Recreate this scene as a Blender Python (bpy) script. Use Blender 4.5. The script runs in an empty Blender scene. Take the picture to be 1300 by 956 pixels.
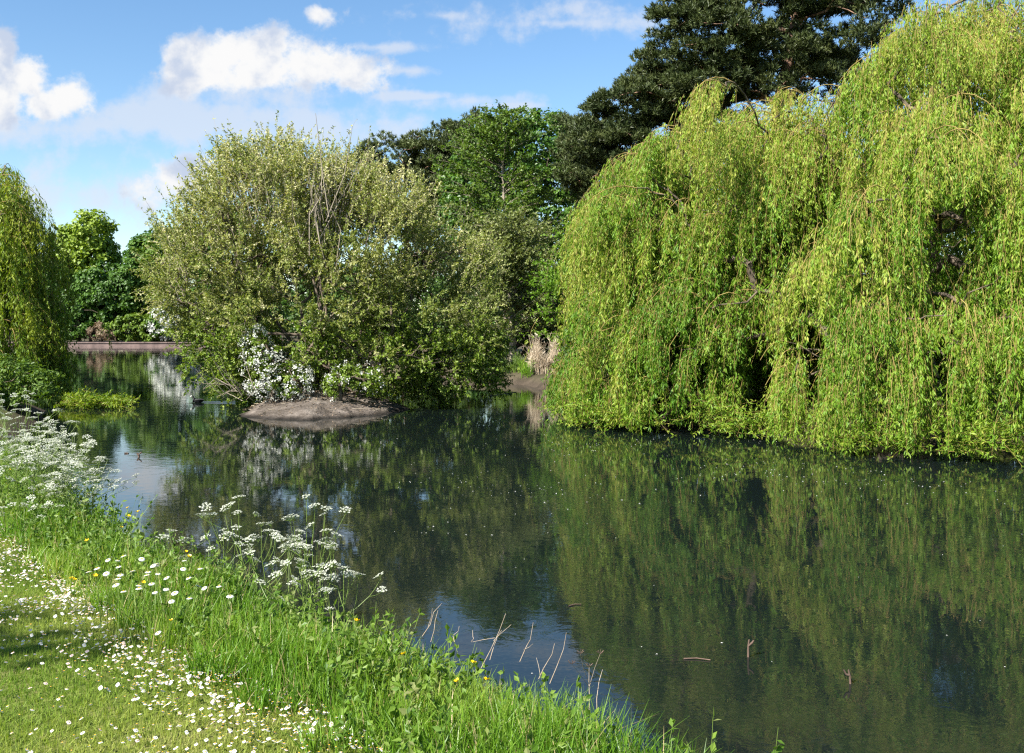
import bpy, bmesh, math
import numpy as np
from mathutils import Vector, Euler

sc = bpy.context.scene
COL = sc.collection
F, H, HY = 1260.0, 2.2, 425.0          # focal length in photo pixels, eye height above the water, horizon row
pi = math.pi

def PX(px, Y): return (px - 650.0) / F * Y
def PZ(py, Y): return H + (HY - py) / F * Y
def P(px, py, Y): return np.array([PX(px, Y), Y, PZ(py, Y)])
def RNG(s): return np.random.default_rng(s)
def nrm(v): return v / (np.linalg.norm(v, axis=-1, keepdims=True) + 1e-9)
def rdir(r, n): return nrm(r.normal(size=(n, 3)))
def sstep(a, b, x):
    t = np.clip((x - a) / (b - a), 0, 1); return t * t * (3 - 2 * t)

# ------------------------------------------------------------------ mesh helpers
def build(name, chunks, mats, parent=None, loc=None, smooth=False):
    """chunks: (verts, faces[n,k], material index, tint per vertex or None) -> one mesh object"""
    vs, lv, ls, mi, ti = [], [], [], [], []
    off = 0; lo = 0
    for V, Fc, m, T in chunks:
        V = np.asarray(V, float).reshape(-1, 3); Fc = np.asarray(Fc, int)
        if len(V) == 0: continue
        vs.append(V); lv.append((Fc + off).ravel())
        ls.append(lo + np.arange(len(Fc)) * Fc.shape[1]); lo += Fc.size
        mi.append(np.full(len(Fc), m, np.int32))
        ti.append(np.full(len(V), 0.5) if T is None else np.asarray(T, float))
        off += len(V)
    me = bpy.data.meshes.new(name)
    V = np.concatenate(vs); L = np.concatenate(lv); S = np.concatenate(ls); M = np.concatenate(mi)
    me.vertices.add(len(V)); me.vertices.foreach_set('co', V.astype(np.float32).ravel())
    me.loops.add(len(L)); me.loops.foreach_set('vertex_index', L.astype(np.int32))
    me.polygons.add(len(S)); me.polygons.foreach_set('loop_start', S.astype(np.int32))
    me.polygons.foreach_set('material_index', M)
    me.polygons.foreach_set('use_smooth', np.full(len(S), bool(smooth)))
    me.update(calc_edges=True)
    a = me.attributes.new('tint', 'FLOAT', 'POINT'); a.data.foreach_set('value', np.concatenate(ti).astype(np.float32))
    for m in mats: me.materials.append(m)
    o = bpy.data.objects.new(name, me); COL.objects.link(o)
    if loc is not None: o.location = loc
    if parent is not None: o.parent = parent
    return o

def tag(o, label=None, cat=None, group=None, kind=None):
    if label: o['label'] = label
    if cat: o['category'] = cat
    if group: o['group'] = group
    if kind: o['kind'] = kind
    return o

def thing(name, label, cat, loc=(0, 0, 0), group=None):
    o = bpy.data.objects.new(name, None); COL.objects.link(o)
    o.location = loc; o.empty_display_size = 0.2
    return tag(o, label, cat, group)

def copy_tree(o, parent=None):
    c = o.copy(); COL.objects.link(c)
    if parent is not None: c.parent = parent
    for ch in list(o.children): copy_tree(ch, c)
    return c

def tubes(Pn, R, sides=5, tint=None):
    """Pn (n,k,3) polylines, R (n,k) radii"""
    Pn = np.asarray(Pn, float); R = np.asarray(R, float)
    n, k, _ = Pn.shape
    T = np.gradient(Pn, axis=1); T = nrm(T)
    mean = nrm(Pn[:, -1] - Pn[:, 0])
    ref = np.where(np.abs(mean[:, 2:3]) > 0.8, np.array([[1., 0, 0]]), np.array([[0, 0, 1.]]))
    A = nrm(np.cross(T, ref[:, None, :])); B = np.cross(T, A)
    ang = np.arange(sides) / sides * 2 * pi
    V = (Pn[:, :, None, :] + R[:, :, None, None] * (np.cos(ang)[None, None, :, None] * A[:, :, None, :]
                                                   + np.sin(ang)[None, None, :, None] * B[:, :, None, :]))
    i = np.arange(n)[:, None, None] * k * sides; j = np.arange(k - 1)[None, :, None] * sides
    s = np.arange(sides)[None, None, :]; s2 = (s + 1) % sides
    Fc = np.stack([i + j + s, i + j + s2, i + j + sides + s2, i + j + sides + s], -1).reshape(-1, 4)
    t = None if tint is None else np.repeat(np.asarray(tint), k * sides)
    return V.reshape(-1, 3), Fc, t

def leaves(pos, d, n, L, W, tint, fold=0.12, mid=0.45):
    N = len(pos)
    d = nrm(d); side = nrm(np.cross(d, n)); up = np.cross(side, d)
    L = np.broadcast_to(L, (N,))[:, None]; W = np.broadcast_to(W, (N,))[:, None]
    V = np.stack([pos, pos + d * L * mid + side * W * .5 + up * W * fold, pos + d * L, pos + d * L * mid - side * W * .5 + up * W * fold], 1)
    Fc = np.arange(N * 4).reshape(N, 4)
    return V.reshape(-1, 3), Fc, np.repeat(np.broadcast_to(tint, (N,)), 4)

def greedy(root, pts, r, up=0.25, rt=0.012, power=0.46, jitter=0.08, rmax=None):
    """root: polyline of trunk nodes; pts: branch ends. Returns tubes of the limbs"""
    nodes = [np.array(p, float) for p in root]; par = [-1] + list(range(len(root) - 1))
    A = np.zeros((len(root) + 3 * len(pts) + 5, 3)); m = len(root); A[:m] = root
    dep = np.zeros(len(A)); dep[:m] = np.arange(m) * 0.6
    order = np.argsort(np.linalg.norm(pts - root[-1], axis=1))
    par = np.full(len(A), -1); par[1:m] = np.arange(m - 1)
    for i in order:
        q = pts[i]; dd = np.linalg.norm(A[:m] - q, axis=1)
        cost = dd + 0.25 * dep[:m] + np.where(A[:m, 2] > q[2] + 0.3, 0.8, 0)
        j = int(np.argmin(cost)); a = A[j]; dist = dd[j]
        prev = j
        for f in (1 / 3., 2 / 3., 1.):
            p = a + (q - a) * f
            if f < 1: p = p + r.normal(size=3) * jitter * dist + np.array([0, 0, up * dist * f * (1 - f)])
            A[m] = p; par[m] = prev; dep[m] = dep[prev] + dist / 3; prev = m; m += 1
    cnt = np.zeros(m)
    for i in order: pass
    leafcount = np.ones(m) * 0.34
    for i in range(m - 1, 0, -1): leafcount[par[i]] += leafcount[i]
    rad = rt * np.maximum(leafcount, 1) ** power
    if rmax: rad = np.minimum(rad, rmax)
    idx = np.arange(1, m)
    Pn = np.stack([A[par[idx]], A[idx]], 1)
    R = np.stack([np.minimum(rad[par[idx]], rad[idx] * 1.35), rad[idx]], 1)
    return Pn, R, A[:m]

# ------------------------------------------------------------------ materials
def newmat(name):
    m = bpy.data.materials.new(name); m.use_nodes = True
    nt = m.node_tree; nt.nodes.clear(); return m, nt
def N(nt, t, **kw):
    n = nt.nodes.new(t)
    for k, v in kw.items():
        if k.startswith('i_'):
            key = k[2:].replace('_', ' ')
            n.inputs[key].default_value = v
        else: setattr(n, k, v)
    return n
def ramp(nt, stops):
    n = nt.nodes.new('ShaderNodeValToRGB'); e = n.color_ramp.elements
    while len(e) < len(stops): e.new(0.5)
    for el, (p, c) in zip(e, stops):
        el.position = p; el.color = (*c, 1)
    return n

def leafmat(name, cols, trans=0.35, rough=0.5, spec=0.35, tcol=None):
    m, nt = newmat(name); lk = nt.links.new
    at = N(nt, 'ShaderNodeAttribute', attribute_name='tint')
    rp = ramp(nt, [(i / (len(cols) - 1), c) for i, c in enumerate(cols)]); lk(at.outputs['Fac'], rp.inputs[0])
    p = N(nt, 'ShaderNodeBsdfPrincipled'); p.inputs['Roughness'].default_value = rough
    p.inputs['Specular IOR Level'].default_value = spec
    lk(rp.outputs[0], p.inputs['Base Color'])
    out = N(nt, 'ShaderNodeOutputMaterial')
    if trans > 0:
        t = N(nt, 'ShaderNodeBsdfTranslucent')
        mx = N(nt, 'ShaderNodeMix', data_type='RGBA', blend_type='MULTIPLY'); mx.inputs[0].default_value = 1
        lk(rp.outputs[0], mx.inputs[6]); mx.inputs[7].default_value = (*(tcol or (1.35, 1.35, 0.55)), 1)
        lk(mx.outputs[2], t.inputs[0])
        s = N(nt, 'ShaderNodeMixShader'); s.inputs[0].default_value = trans
        lk(p.outputs[0], s.inputs[1]); lk(t.outputs[0], s.inputs[2]); lk(s.outputs[0], out.inputs[0])
    else: lk(p.outputs[0], out.inputs[0])
    return m

def barkmat(name, c1, c2, scale=6.0, rough=0.9):
    m, nt = newmat(name); lk = nt.links.new
    tc = N(nt, 'ShaderNodeTexCoord'); mp = N(nt, 'ShaderNodeMapping'); mp.inputs['Scale'].default_value = (1, 1, .3)
    lk(tc.outputs['Object'], mp.inputs[0])
    nz = N(nt, 'ShaderNodeTexNoise'); nz.inputs['Scale'].default_value = scale; nz.inputs['Detail'].default_value = 5
    lk(mp.outputs[0], nz.inputs[0])
    rp = ramp(nt, [(0.3, c1), (0.7, c2)]); lk(nz.outputs[0], rp.inputs[0])
    p = N(nt, 'ShaderNodeBsdfPrincipled'); p.inputs['Roughness'].default_value = rough; p.inputs['Specular IOR Level'].default_value = .2
    lk(rp.outputs[0], p.inputs['Base Color'])
    b = N(nt, 'ShaderNodeBump'); b.inputs['Strength'].default_value = .6; b.inputs['Distance'].default_value = .03
    lk(nz.outputs[0], b.inputs['Height']); lk(b.outputs[0], p.inputs['Normal'])
    out = N(nt, 'ShaderNodeOutputMaterial'); lk(p.outputs[0], out.inputs[0])
    return m

def plainmat(name, c, rough=0.6, spec=0.3, trans=0.0):
    return leafmat(name, [tuple(x * .85 for x in c), tuple(min(1, x * 1.12) for x in c)], trans, rough, spec, (1, 1, .9))

M = {}
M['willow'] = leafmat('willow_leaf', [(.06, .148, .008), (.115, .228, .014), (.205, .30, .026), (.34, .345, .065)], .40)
M['willow_left'] = leafmat('willow_leaf_olive', [(.065, .14, .008), (.14, .22, .012), (.27, .32, .03)], .40)
M['willow_twig'] = barkmat('willow_twig', (.16, .12, .04), (.28, .21, .07), 4)
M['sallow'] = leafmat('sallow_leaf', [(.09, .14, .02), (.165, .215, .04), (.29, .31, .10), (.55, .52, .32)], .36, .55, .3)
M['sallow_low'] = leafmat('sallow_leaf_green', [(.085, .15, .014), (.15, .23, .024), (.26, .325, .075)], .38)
M['twig_grey'] = barkmat('grey_twig', (.16, .135, .10), (.30, .26, .20), 5)
M['bark'] = barkmat('bark', (.05, .04, .03), (.14, .11, .08), 5)
M['pinebark'] = barkmat('pine_bark', (.10, .06, .045), (.26, .16, .11), 4)
M['pine'] = leafmat('pine_needle', [(.020, .032, .010), (.045, .064, .018), (.105, .122, .042)], .08, .5, .3)
M['pine_pale'] = leafmat('pine_needle_pale', [(.032, .046, .015), (.066, .088, .028), (.12, .142, .052)], .08, .5, .3)
M['oak'] = leafmat('broad_leaf', [(.027, .072, .007), (.05, .12, .010), (.09, .18, .016)], .32, .42, .45)
M['alder'] = leafmat('alder_leaf', [(.05, .10, .012), (.085, .15, .018), (.14, .215, .03)], .38)
M['greyshrub'] = leafmat('grey_shrub_leaf', [(.095, .125, .028), (.155, .19, .05), (.23, .26, .10)], .36)
M['hornbeam'] = leafmat('hornbeam_leaf', [(.07, .15, .01), (.11, .22, .012), (.16, .28, .02)], .4)
M['lime'] = leafmat('lime_leaf', [(.11, .18, .012), (.17, .25, .02), (.24, .32, .04)], .35)
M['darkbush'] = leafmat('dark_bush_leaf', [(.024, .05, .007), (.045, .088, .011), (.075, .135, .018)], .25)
M['fargreen'] = leafmat('far_green_leaf', [(.03, .075, .008), (.05, .115, .012), (.085, .165, .016)], .28)
M['faryellow'] = leafmat('far_yellow_leaf', [(.06, .115, .008), (.095, .16, .012), (.14, .21, .02)], .3)
M['brownshrub'] = leafmat('brown_shrub_leaf', [(.12, .085, .05), (.20, .14, .09), (.26, .19, .13)], .2)
M['blossom'] = leafmat('white_blossom', [(.38, .40, .34), (.52, .53, .48), (.64, .64, .60)], .25, .6, .2, (1, 1, 1))
M['reed'] = leafmat('dry_reed', [(.26, .19, .12), (.42, .34, .24), (.58, .50, .38)], .2, .7, .2, (1, 1, .8))
M['grass'] = leafmat('tall_grass_blade', [(.05, .125, .009), (.095, .205, .014), (.17, .285, .028), (.33, .35, .10), (.46, .37, .19)], .42, .42, .4)
M['herb'] = leafmat('herb_leaf', [(.045, .105, .010), (.085, .165, .016), (.15, .235, .03), (.20, .22, .08)], .38, .5, .35)
M['lawn'] = leafmat('lawn_blade', [(.075, .16, .016), (.15, .235, .028), (.26, .31, .06), (.42, .40, .15)], .38, .6, .2)
M['stemgreen'] = plainmat('green_stem', (.12, .18, .035), .5, .3, .1)
M['petal'] = plainmat('white_petal', (.62, .62, .60), .5, .2, .25)
M['pinkpetal'] = plainmat('pinkish_petal', (.60, .48, .48), .5, .2, .2)
M['yolk'] = plainmat('yellow_disc', (.75, .42, .02), .6)
M['buttercup'] = plainmat('buttercup_petal', (.85, .58, .01), .3, .5, .2)
M['umbel'] = leafmat('cow_parsley_flower', [(.40, .44, .29), (.54, .56, .46), (.64, .64, .60)], .25, .6, .2, (1, 1, .95))
M['drystem'] = barkmat('dry_stem', (.20, .155, .11), (.40, .335, .26), 30)
M['wetwood'] = barkmat('wet_wood', (.05, .036, .028), (.15, .10, .075), 8)
M['cootblack'] = plainmat('coot_feathers', (.015, .015, .017), .6)
M['cootwhite'] = plainmat('coot_bill', (.78, .77, .72), .5)

# ground
def groundmat():
    m, nt = newmat('ground_soil_grass'); lk = nt.links.new
    g = N(nt, 'ShaderNodeNewGeometry')
    n1 = N(nt, 'ShaderNodeTexNoise'); n1.inputs['Scale'].default_value = 1.3; n1.inputs['Detail'].default_value = 6
    n2 = N(nt, 'ShaderNodeTexNoise'); n2.inputs['Scale'].default_value = 22; n2.inputs['Detail'].default_value = 4
    lk(g.outputs['Position'], n1.inputs[0]); lk(g.outputs['Position'], n2.inputs[0])
    a = N(nt, 'ShaderNodeMath', operation='ADD'); lk(n1.outputs[0], a.inputs[0]); lk(n2.outputs[0], a.inputs[1])
    h = N(nt, 'ShaderNodeMath', operation='MULTIPLY'); h.inputs[1].default_value = .5; lk(a.outputs[0], h.inputs[0])
    rp = ramp(nt, [(0.35, (.035, .06, .01)), (.5, (.09, .115, .022)), (.65, (.17, .16, .06))]); lk(h.outputs[0], rp.inputs[0])
    mud = ramp(nt, [(0.35, (.03, .024, .017)), (.65, (.085, .066, .048))]); lk(h.outputs[0], mud.inputs[0])
    sx = N(nt, 'ShaderNodeSeparateXYZ'); lk(g.outputs['Position'], sx.inputs[0])
    mr = N(nt, 'ShaderNodeMapRange'); mr.inputs[1].default_value = .12; mr.inputs[2].default_value = .36; lk(sx.outputs[2], mr.inputs[0])
    my = N(nt, 'ShaderNodeMapRange'); my.inputs[1].default_value = 20; my.inputs[2].default_value = 26; my.inputs[3].default_value = 1; my.inputs[4].default_value = .12; lk(sx.outputs[1], my.inputs[0])
    mm = N(nt, 'ShaderNodeMath', operation='MULTIPLY'); lk(mr.outputs[0], mm.inputs[0]); lk(my.outputs[0], mm.inputs[1])
    mx = N(nt, 'ShaderNodeMix', data_type='RGBA'); lk(mm.outputs[0], mx.inputs[0]); lk(mud.outputs[0], mx.inputs[6]); lk(rp.outputs[0], mx.inputs[7])
    p = N(nt, 'ShaderNodeBsdfPrincipled'); p.inputs['Roughness'].default_value = .95; p.inputs['Specular IOR Level'].default_value = .1
    lk(mx.outputs[2], p.inputs['Base Color'])
    b = N(nt, 'ShaderNodeBump'); b.inputs['Strength'].default_value = .5; b.inputs['Distance'].default_value = .03
    lk(n2.outputs[0], b.inputs['Height']); lk(b.outputs[0], p.inputs['Normal'])
    lk(p.outputs[0], N(nt, 'ShaderNodeOutputMaterial').inputs[0]); return m
M['ground'] = groundmat()

def mudmat():
    m, nt = newmat('dry_mud'); lk = nt.links.new
    g = N(nt, 'ShaderNodeNewGeometry')
    n1 = N(nt, 'ShaderNodeTexNoise'); n1.inputs['Scale'].default_value = 2.2; n1.inputs['Detail'].default_value = 8; n1.inputs['Roughness'].default_value = .7
    lk(g.outputs['Position'], n1.inputs[0])
    n2 = N(nt, 'ShaderNodeTexNoise'); n2.inputs['Scale'].default_value = 14; n2.inputs['Detail'].default_value = 4
    lk(g.outputs['Position'], n2.inputs[0])
    rp = ramp(nt, [(.3, (.035, .028, .022)), (.47, (.088, .073, .060)), (.56, (.125, .105, .089)), (.7, (.20, .172, .145))]); lk(n1.outputs[0], rp.inputs[0])
    sx = N(nt, 'ShaderNodeSeparateXYZ'); lk(g.outputs['Position'], sx.inputs[0])
    mr = N(nt, 'ShaderNodeMapRange'); mr.inputs[1].default_value = 0.02; mr.inputs[2].default_value = .09; mr.inputs[3].default_value = .25; lk(sx.outputs[2], mr.inputs[0])
    mx = N(nt, 'ShaderNodeMix', data_type='RGBA', blend_type='MULTIPLY'); mx.inputs[0].default_value = 1
    lk(rp.outputs[0], mx.inputs[6]); lk(mr.outputs[0], mx.inputs[7])
    p = N(nt, 'ShaderNodeBsdfPrincipled'); p.inputs['Roughness'].default_value = .9; p.inputs['Specular IOR Level'].default_value = .15
    lk(mx.outputs[2], p.inputs['Base Color'])
    b = N(nt, 'ShaderNodeBump'); b.inputs['Strength'].default_value = .9; b.inputs['Distance'].default_value = .05
    ad = N(nt, 'ShaderNodeMath', operation='ADD'); lk(n1.outputs[0], ad.inputs[0]); lk(n2.outputs[0], ad.inputs[1])
    lk(ad.outputs[0], b.inputs['Height']); lk(b.outputs[0], p.inputs['Normal'])
    lk(p.outputs[0], N(nt, 'ShaderNodeOutputMaterial').inputs[0]); return m
M['mud'] = mudmat()

COOT = (PX(249, H * F / (511 - HY)), H * F / (511 - HY))
def watermat():
    m, nt = newmat('pond_water'); lk = nt.links.new
    g = N(nt, 'ShaderNodeNewGeometry')
    mp = N(nt, 'ShaderNodeMapping'); mp.inputs['Scale'].default_value = (1.0, 1.0, 1); lk(g.outputs['Position'], mp.inputs[0])
    n1 = N(nt, 'ShaderNodeTexNoise'); n1.inputs['Scale'].default_value = 4.2; n1.inputs['Detail'].default_value = 4; n1.inputs['Roughness'].default_value = .6; n1.inputs['Distortion'].default_value = .6
    n2 = N(nt, 'ShaderNodeTexNoise'); n2.inputs['Scale'].default_value = 0.55; n2.inputs['Detail'].default_value = 2
    n3 = N(nt, 'ShaderNodeTexNoise'); n3.inputs['Scale'].default_value = 0.22; n3.inputs['Detail'].default_value = 3
    for n in (n1, n2, n3): lk(mp.outputs[0], n.inputs[0])
    # patches of calm and of light ripple
    pr = N(nt, 'ShaderNodeMapRange'); pr.inputs[1].default_value = .35; pr.inputs[2].default_value = .65; pr.inputs[3].default_value = .25; pr.inputs[4].default_value = 1.25
    lk(n3.outputs[0], pr.inputs[0])
    a = N(nt, 'ShaderNodeMath', operation='MULTIPLY'); lk(n1.outputs[0], a.inputs[0]); lk(pr.outputs[0], a.inputs[1])
    c = N(nt, 'ShaderNodeMath', operation='MULTIPLY_ADD'); c.inputs[1].default_value = 1.6; lk(n2.outputs[0], c.inputs[0]); lk(a.outputs[0], c.inputs[2])
    # the swimming coot's wake: a small train of ripples that fades behind the bird
    def mt(op, a, bb=None, cc=None, clamp=False):
        n = N(nt, 'ShaderNodeMath', operation=op); n.use_clamp = clamp
        for i, v in enumerate((a, bb, cc)):
            if v is None: continue
            if isinstance(v, (int, float)): n.inputs[i].default_value = v
            else: lk(v, n.inputs[i])
        return n.outputs[0]
    sp_ = N(nt, 'ShaderNodeSeparateXYZ'); lk(g.outputs['Position'], sp_.inputs[0])
    wx = mt('SUBTRACT', sp_.outputs[0], COOT[0]); wy = mt('SUBTRACT', sp_.outputs[1], COOT[1])
    arm = mt('SUBTRACT', mt('ABSOLUTE', wy), mt('MULTIPLY', wx, .30))
    wv = mt('SINE', mt('MULTIPLY', arm, 16.0))
    en = mt('MULTIPLY', mt('SUBTRACT', 1.0, mt('MULTIPLY', mt('ABSOLUTE', arm), 1.6), None, True), mt('MULTIPLY', mt('MULTIPLY_ADD', wx, 3.0, .5, True), mt('SUBTRACT', 1.0, mt('MULTIPLY', wx, .30), None, True)))
    c = N(nt, 'ShaderNodeMath', operation='MULTIPLY_ADD'); lk(mt('MULTIPLY', wv, en), c.inputs[0]); c.inputs[1].default_value = 9.0
    c0 = N(nt, 'ShaderNodeMath', operation='MULTIPLY_ADD'); c0.inputs[1].default_value = 1.6; lk(n2.outputs[0], c0.inputs[0]); lk(a.outputs[0], c0.inputs[2]); lk(c0.outputs[0], c.inputs[2])
    b = N(nt, 'ShaderNodeBump'); b.inputs['Strength'].default_value = 1.0; b.inputs['Distance'].default_value = WAVE
    lk(c.outputs[0], b.inputs['Height'])
    # film of pollen and dust on the surface
    n4 = N(nt, 'ShaderNodeTexNoise'); n4.inputs['Scale'].default_value = 26; n4.inputs['Detail'].default_value = 3
    lk(g.outputs['Position'], n4.inputs[0])
    f1 = N(nt, 'ShaderNodeMapRange'); f1.inputs[1].default_value = .5; f1.inputs[2].default_value = .72; lk(n4.outputs[0], f1.inputs[0])
    f2 = N(nt, 'ShaderNodeMapRange'); f2.inputs[1].default_value = .42; f2.inputs[2].default_value = .62; lk(n3.outputs[0], f2.inputs[0])
    f = N(nt, 'ShaderNodeMath', operation='MULTIPLY'); lk(f1.outputs[0], f.inputs[0]); lk(f2.outputs[0], f.inputs[1])
    mx = N(nt, 'ShaderNodeMix', data_type='RGBA'); mx.inputs[6].default_value = (.0050, .0086, .0080, 1); mx.inputs[7].default_value = (.014, .017, .014, 1)
    lk(f.outputs[0], mx.inputs[0])
    p = N(nt, 'ShaderNodeBsdfPrincipled'); p.inputs['Roughness'].default_value = .015; p.inputs['IOR'].default_value = 1.37
    lk(mx.outputs[2], p.inputs['Base Color']); lk(b.outputs[0], p.inputs['Normal'])
    lk(p.outputs[0], N(nt, 'ShaderNodeOutputMaterial').inputs[0]); return m
WAVE = 0.0013
M['water'] = watermat()

# ------------------------------------------------------------------ the pond outline and the ground
POND = np.array([(1.3, 3.6), (3.1, 1.5), (8, -2), (20, -6), (45, -4), (45, 13), (15, 17.6), (10.5, 19.3), (7.5, 21.4), (5.2, 23.4), (2.9, 25.8),
                 (2.0, 30), (1.5, 38), (0.55, 43.5), (-2, 46.5), (-8, 52), (-14, 62), (-24, 100), (-42, 186), (-130, 186), (-110, 130), (-60, 70),
                 (-30, 46), (-18, 35), (-13.2, 28), (-9.5, 18.5), (-6.2, 12.8), (-3.7, 9.4), (-2.3, 7.65), (-1.3, 6.6), (-0.55, 5.8), (0.12, 5.15), (0.6, 4.6)])
def pond_dist(x, y):
    """distance to the shore, positive on land"""
    x = np.asarray(x, float); y = np.asarray(y, float)
    d = np.full(x.shape, 1e9); ins = np.zeros(x.shape, bool)
    for (x0, y0), (x1, y1) in zip(POND, np.roll(POND, -1, 0)):
        ex, ey = x1 - x0, y1 - y0
        t = np.clip(((x - x0) * ex + (y - y0) * ey) / (ex * ex + ey * ey), 0, 1)
        d = np.minimum(d, np.hypot(x - x0 - t * ex, y - y0 - t * ey))
        c = ((y0 > y) != (y1 > y)) & (x < (x1 - x0) * (y - y0) / (y1 - y0 + 1e-12) + x0)
        ins ^= c
    return np.where(ins, -d, d)
def ground_z(x, y):
    d = pond_dist(x, y)
    wob = 0.10 * np.sin(x * 2.1 + y * .7) * np.sin(y * 1.7 - x * .4)
    d = d + np.where(np.abs(d) < 3, wob, 0)
    z = np.where(d > 0, 0.34 * sstep(0, .45, d) + 0.16 * sstep(.2, 1.8, d), -0.7 * sstep(0, 1.2, -d))
    z = z + np.where(d > 1.0, 0.02 * np.sin(x * 1.3 + 1) * np.sin(y * .9), 0)
    return z + 1.2 * sstep(60, 500, np.abs(x) + 0 * y) * (d > 0) + 0.8 * sstep(5, 60, d)
gx = np.unique(np.concatenate([np.arange(-1800, -200, 100), np.arange(-200, -20, 6), np.arange(-20, -7, .6), np.arange(-7, 3, .12), np.arange(3, 20, .5), np.arange(20, 120, 5), np.arange(120, 1801, 120)]))
gy = np.unique(np.concatenate([np.arange(-300, -10, 20), np.arange(-10, 2, 1), np.arange(2, 12, .12), np.arange(12, 60, .6), np.arange(60, 180, 5), np.arange(180, 200, 1.), np.arange(200, 400, 20), np.arange(400, 2500, 150)]))
GX, GY = np.meshgrid(gx, gy, indexing='ij'); GZ = ground_z(GX, GY)
nx, ny = GX.shape
ii, jj = np.meshgrid(np.arange(nx - 1), np.arange(ny - 1), indexing='ij'); q = (ii * ny + jj).ravel()
g = build('ground', [(np.stack([GX, GY, GZ], -1), np.stack([q, q + ny, q + ny + 1, q + 1], 1), 0, None)], [M['ground']], smooth=True)
tag(g, 'grassy ground and muddy shore round the pond', 'ground', kind='structure')
w = build('water', [([(-140, -10, 0), (50, -10, 0), (50, 190, 0), (-140, 190, 0)], [(0, 1, 2, 3)], 0, None)], [M['water']])
tag(w, 'dark green pond water mirroring trees and sky', 'water', kind='structure')

# island
r = RNG(3)
na, nr = 220, 60
aa = np.linspace(0, 2 * pi, na, endpoint=False); rr = np.linspace(0, 1.12, nr)
A, R_ = np.meshgrid(aa, rr, indexing='ij')
wob = 1 + .05 * np.sin(3 * A + 1) + .035 * np.sin(7 * A) + .02 * np.sin(13 * A + 2)
ix = -5.5 + 2.3 * R_ * wob * np.cos(A); iy = 29.1 + 3.35 * R_ * wob * np.sin(A)
wob2 = .035 * np.sin(A * 11 + 2 * np.sin(A * 5)) + .02 * np.sin(A * 29 + np.sin(A * 7) * 3)
ix = ix + wob2 * R_ ** 4 * 2 * np.cos(A); iy = iy + wob2 * R_ ** 4 * 2 * np.sin(A)
bump = sum(.034 / k ** .6 * np.sin(ix * 2.3 * k + 3 * np.sin(iy * 1.1 * k + k)) * np.sin(iy * 2.7 * k + 2 * np.sin(ix * 1.3 * k)) for k in (1, 2.1, 3.7, 6.3, 9.1))
iz = .88 * bump * (1 - np.clip(R_, 0, 1) ** 6) + 0.47 * (1 - R_ ** 2.2) + .03 * np.sin(ix * 3.3 + iy) * np.sin(iy * 2.9) * (1 - np.clip(R_, 0, 1) ** 4) + .02 * np.sin(ix * 7.1) * np.sin(iy * 8.3 + ix) * (R_ < .97)
I, J = np.meshgrid(np.arange(na), np.arange(nr - 1), indexing='ij'); I2 = (I + 1) % na
isl = build('island', [(np.stack([ix, iy, iz], -1), np.stack([I * nr + J, I * nr + J + 1, I2 * nr + J + 1, I2 * nr + J], -1).reshape(-1, 4), 0, None)], [M['mud']], smooth=True)
tag(isl, 'low bare mud island under the big pale bush', 'island', kind='structure')

# ------------------------------------------------------------------ foliage generators
def lobes_px(ls, Y):
    """(px, py, rx, ry[, depth radius, dY]) in photo pixels at depth Y -> world ellipsoids"""
    out = []
    for l in ls:
        yy = Y + (l[5] if len(l) > 5 else 0)
        c = P(l[0], l[1], yy); rx, rz = l[2] / F * yy, l[3] / F * yy
        out.append((c, np.array([rx, l[4] if len(l) > 4 and l[4] else (rx + rz) * .5, rz])))
    return out

def puffs(lobes, r, n, inner=0.55):
    vol = np.array([np.prod(a) ** (2 / 3.) for c, a in lobes]); k = r.choice(len(lobes), n, p=vol / vol.sum())
    C = np.array([c for c, a in lobes])[k]; A = np.array([a for c, a in lobes])[k]
    d = rdir(r, n); rad = r.uniform(inner, 1.0, (n, 1)) ** .7
    pos = C + A * d * rad
    # drop puffs buried deep in another lobe
    keep = np.ones(n, bool)
    for c, a in lobes:
        e = np.linalg.norm((pos - c) / a, axis=1); keep &= e > 0.5
    return pos[keep], nrm(d / A)[keep]

def ball(r, n):
    return rdir(r, n) * r.uniform(0, 1, (n, 1)) ** (1 / 2.2)

def leaf_puffs(r, pos, out, per, rad, L, W, flat=.75, trange=(0, 1)):
    n = len(pos); per_i = np.maximum((per * r.uniform(.6, 1.4, n)).astype(int), 2)
    idx = np.repeat(np.arange(n), per_i); m = len(idx)
    pr = rad * r.uniform(.65, 1.35, n)
    b = ball(r, m); o = b * pr[idx][:, None]; o[:, 2] *= flat
    p = pos[idx] + o
    nv = nrm(b * .9 + out[idx] * .5 + r.normal(size=(m, 3)) * .55 + np.array([0, 0, .35]))
    d = np.cross(nv, rdir(r, m)) + np.array([0, 0, -.25])
    pt = r.uniform(0, 1, n)
    t = np.clip(.5 * pt[idx] + .5 * r.uniform(0, 1, m) , 0, 1)
    t = trange[0] + (trange[1] - trange[0]) * t
    s = r.uniform(.7, 1.3, m)
    return leaves(p, d, nv, L * s, W * s, t)

def trunk_line(base, top, r, n=6, wob=.05):
    t = np.linspace(0, 1, n)[:, None]; p = np.array(base) * (1 - t) + np.array(top) * t
    h = np.linalg.norm(np.array(top) - np.array(base))
    p[1:-1] += r.normal(size=(n - 2, 3)) * wob * h * np.array([1, 1, .2]); return p

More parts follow.
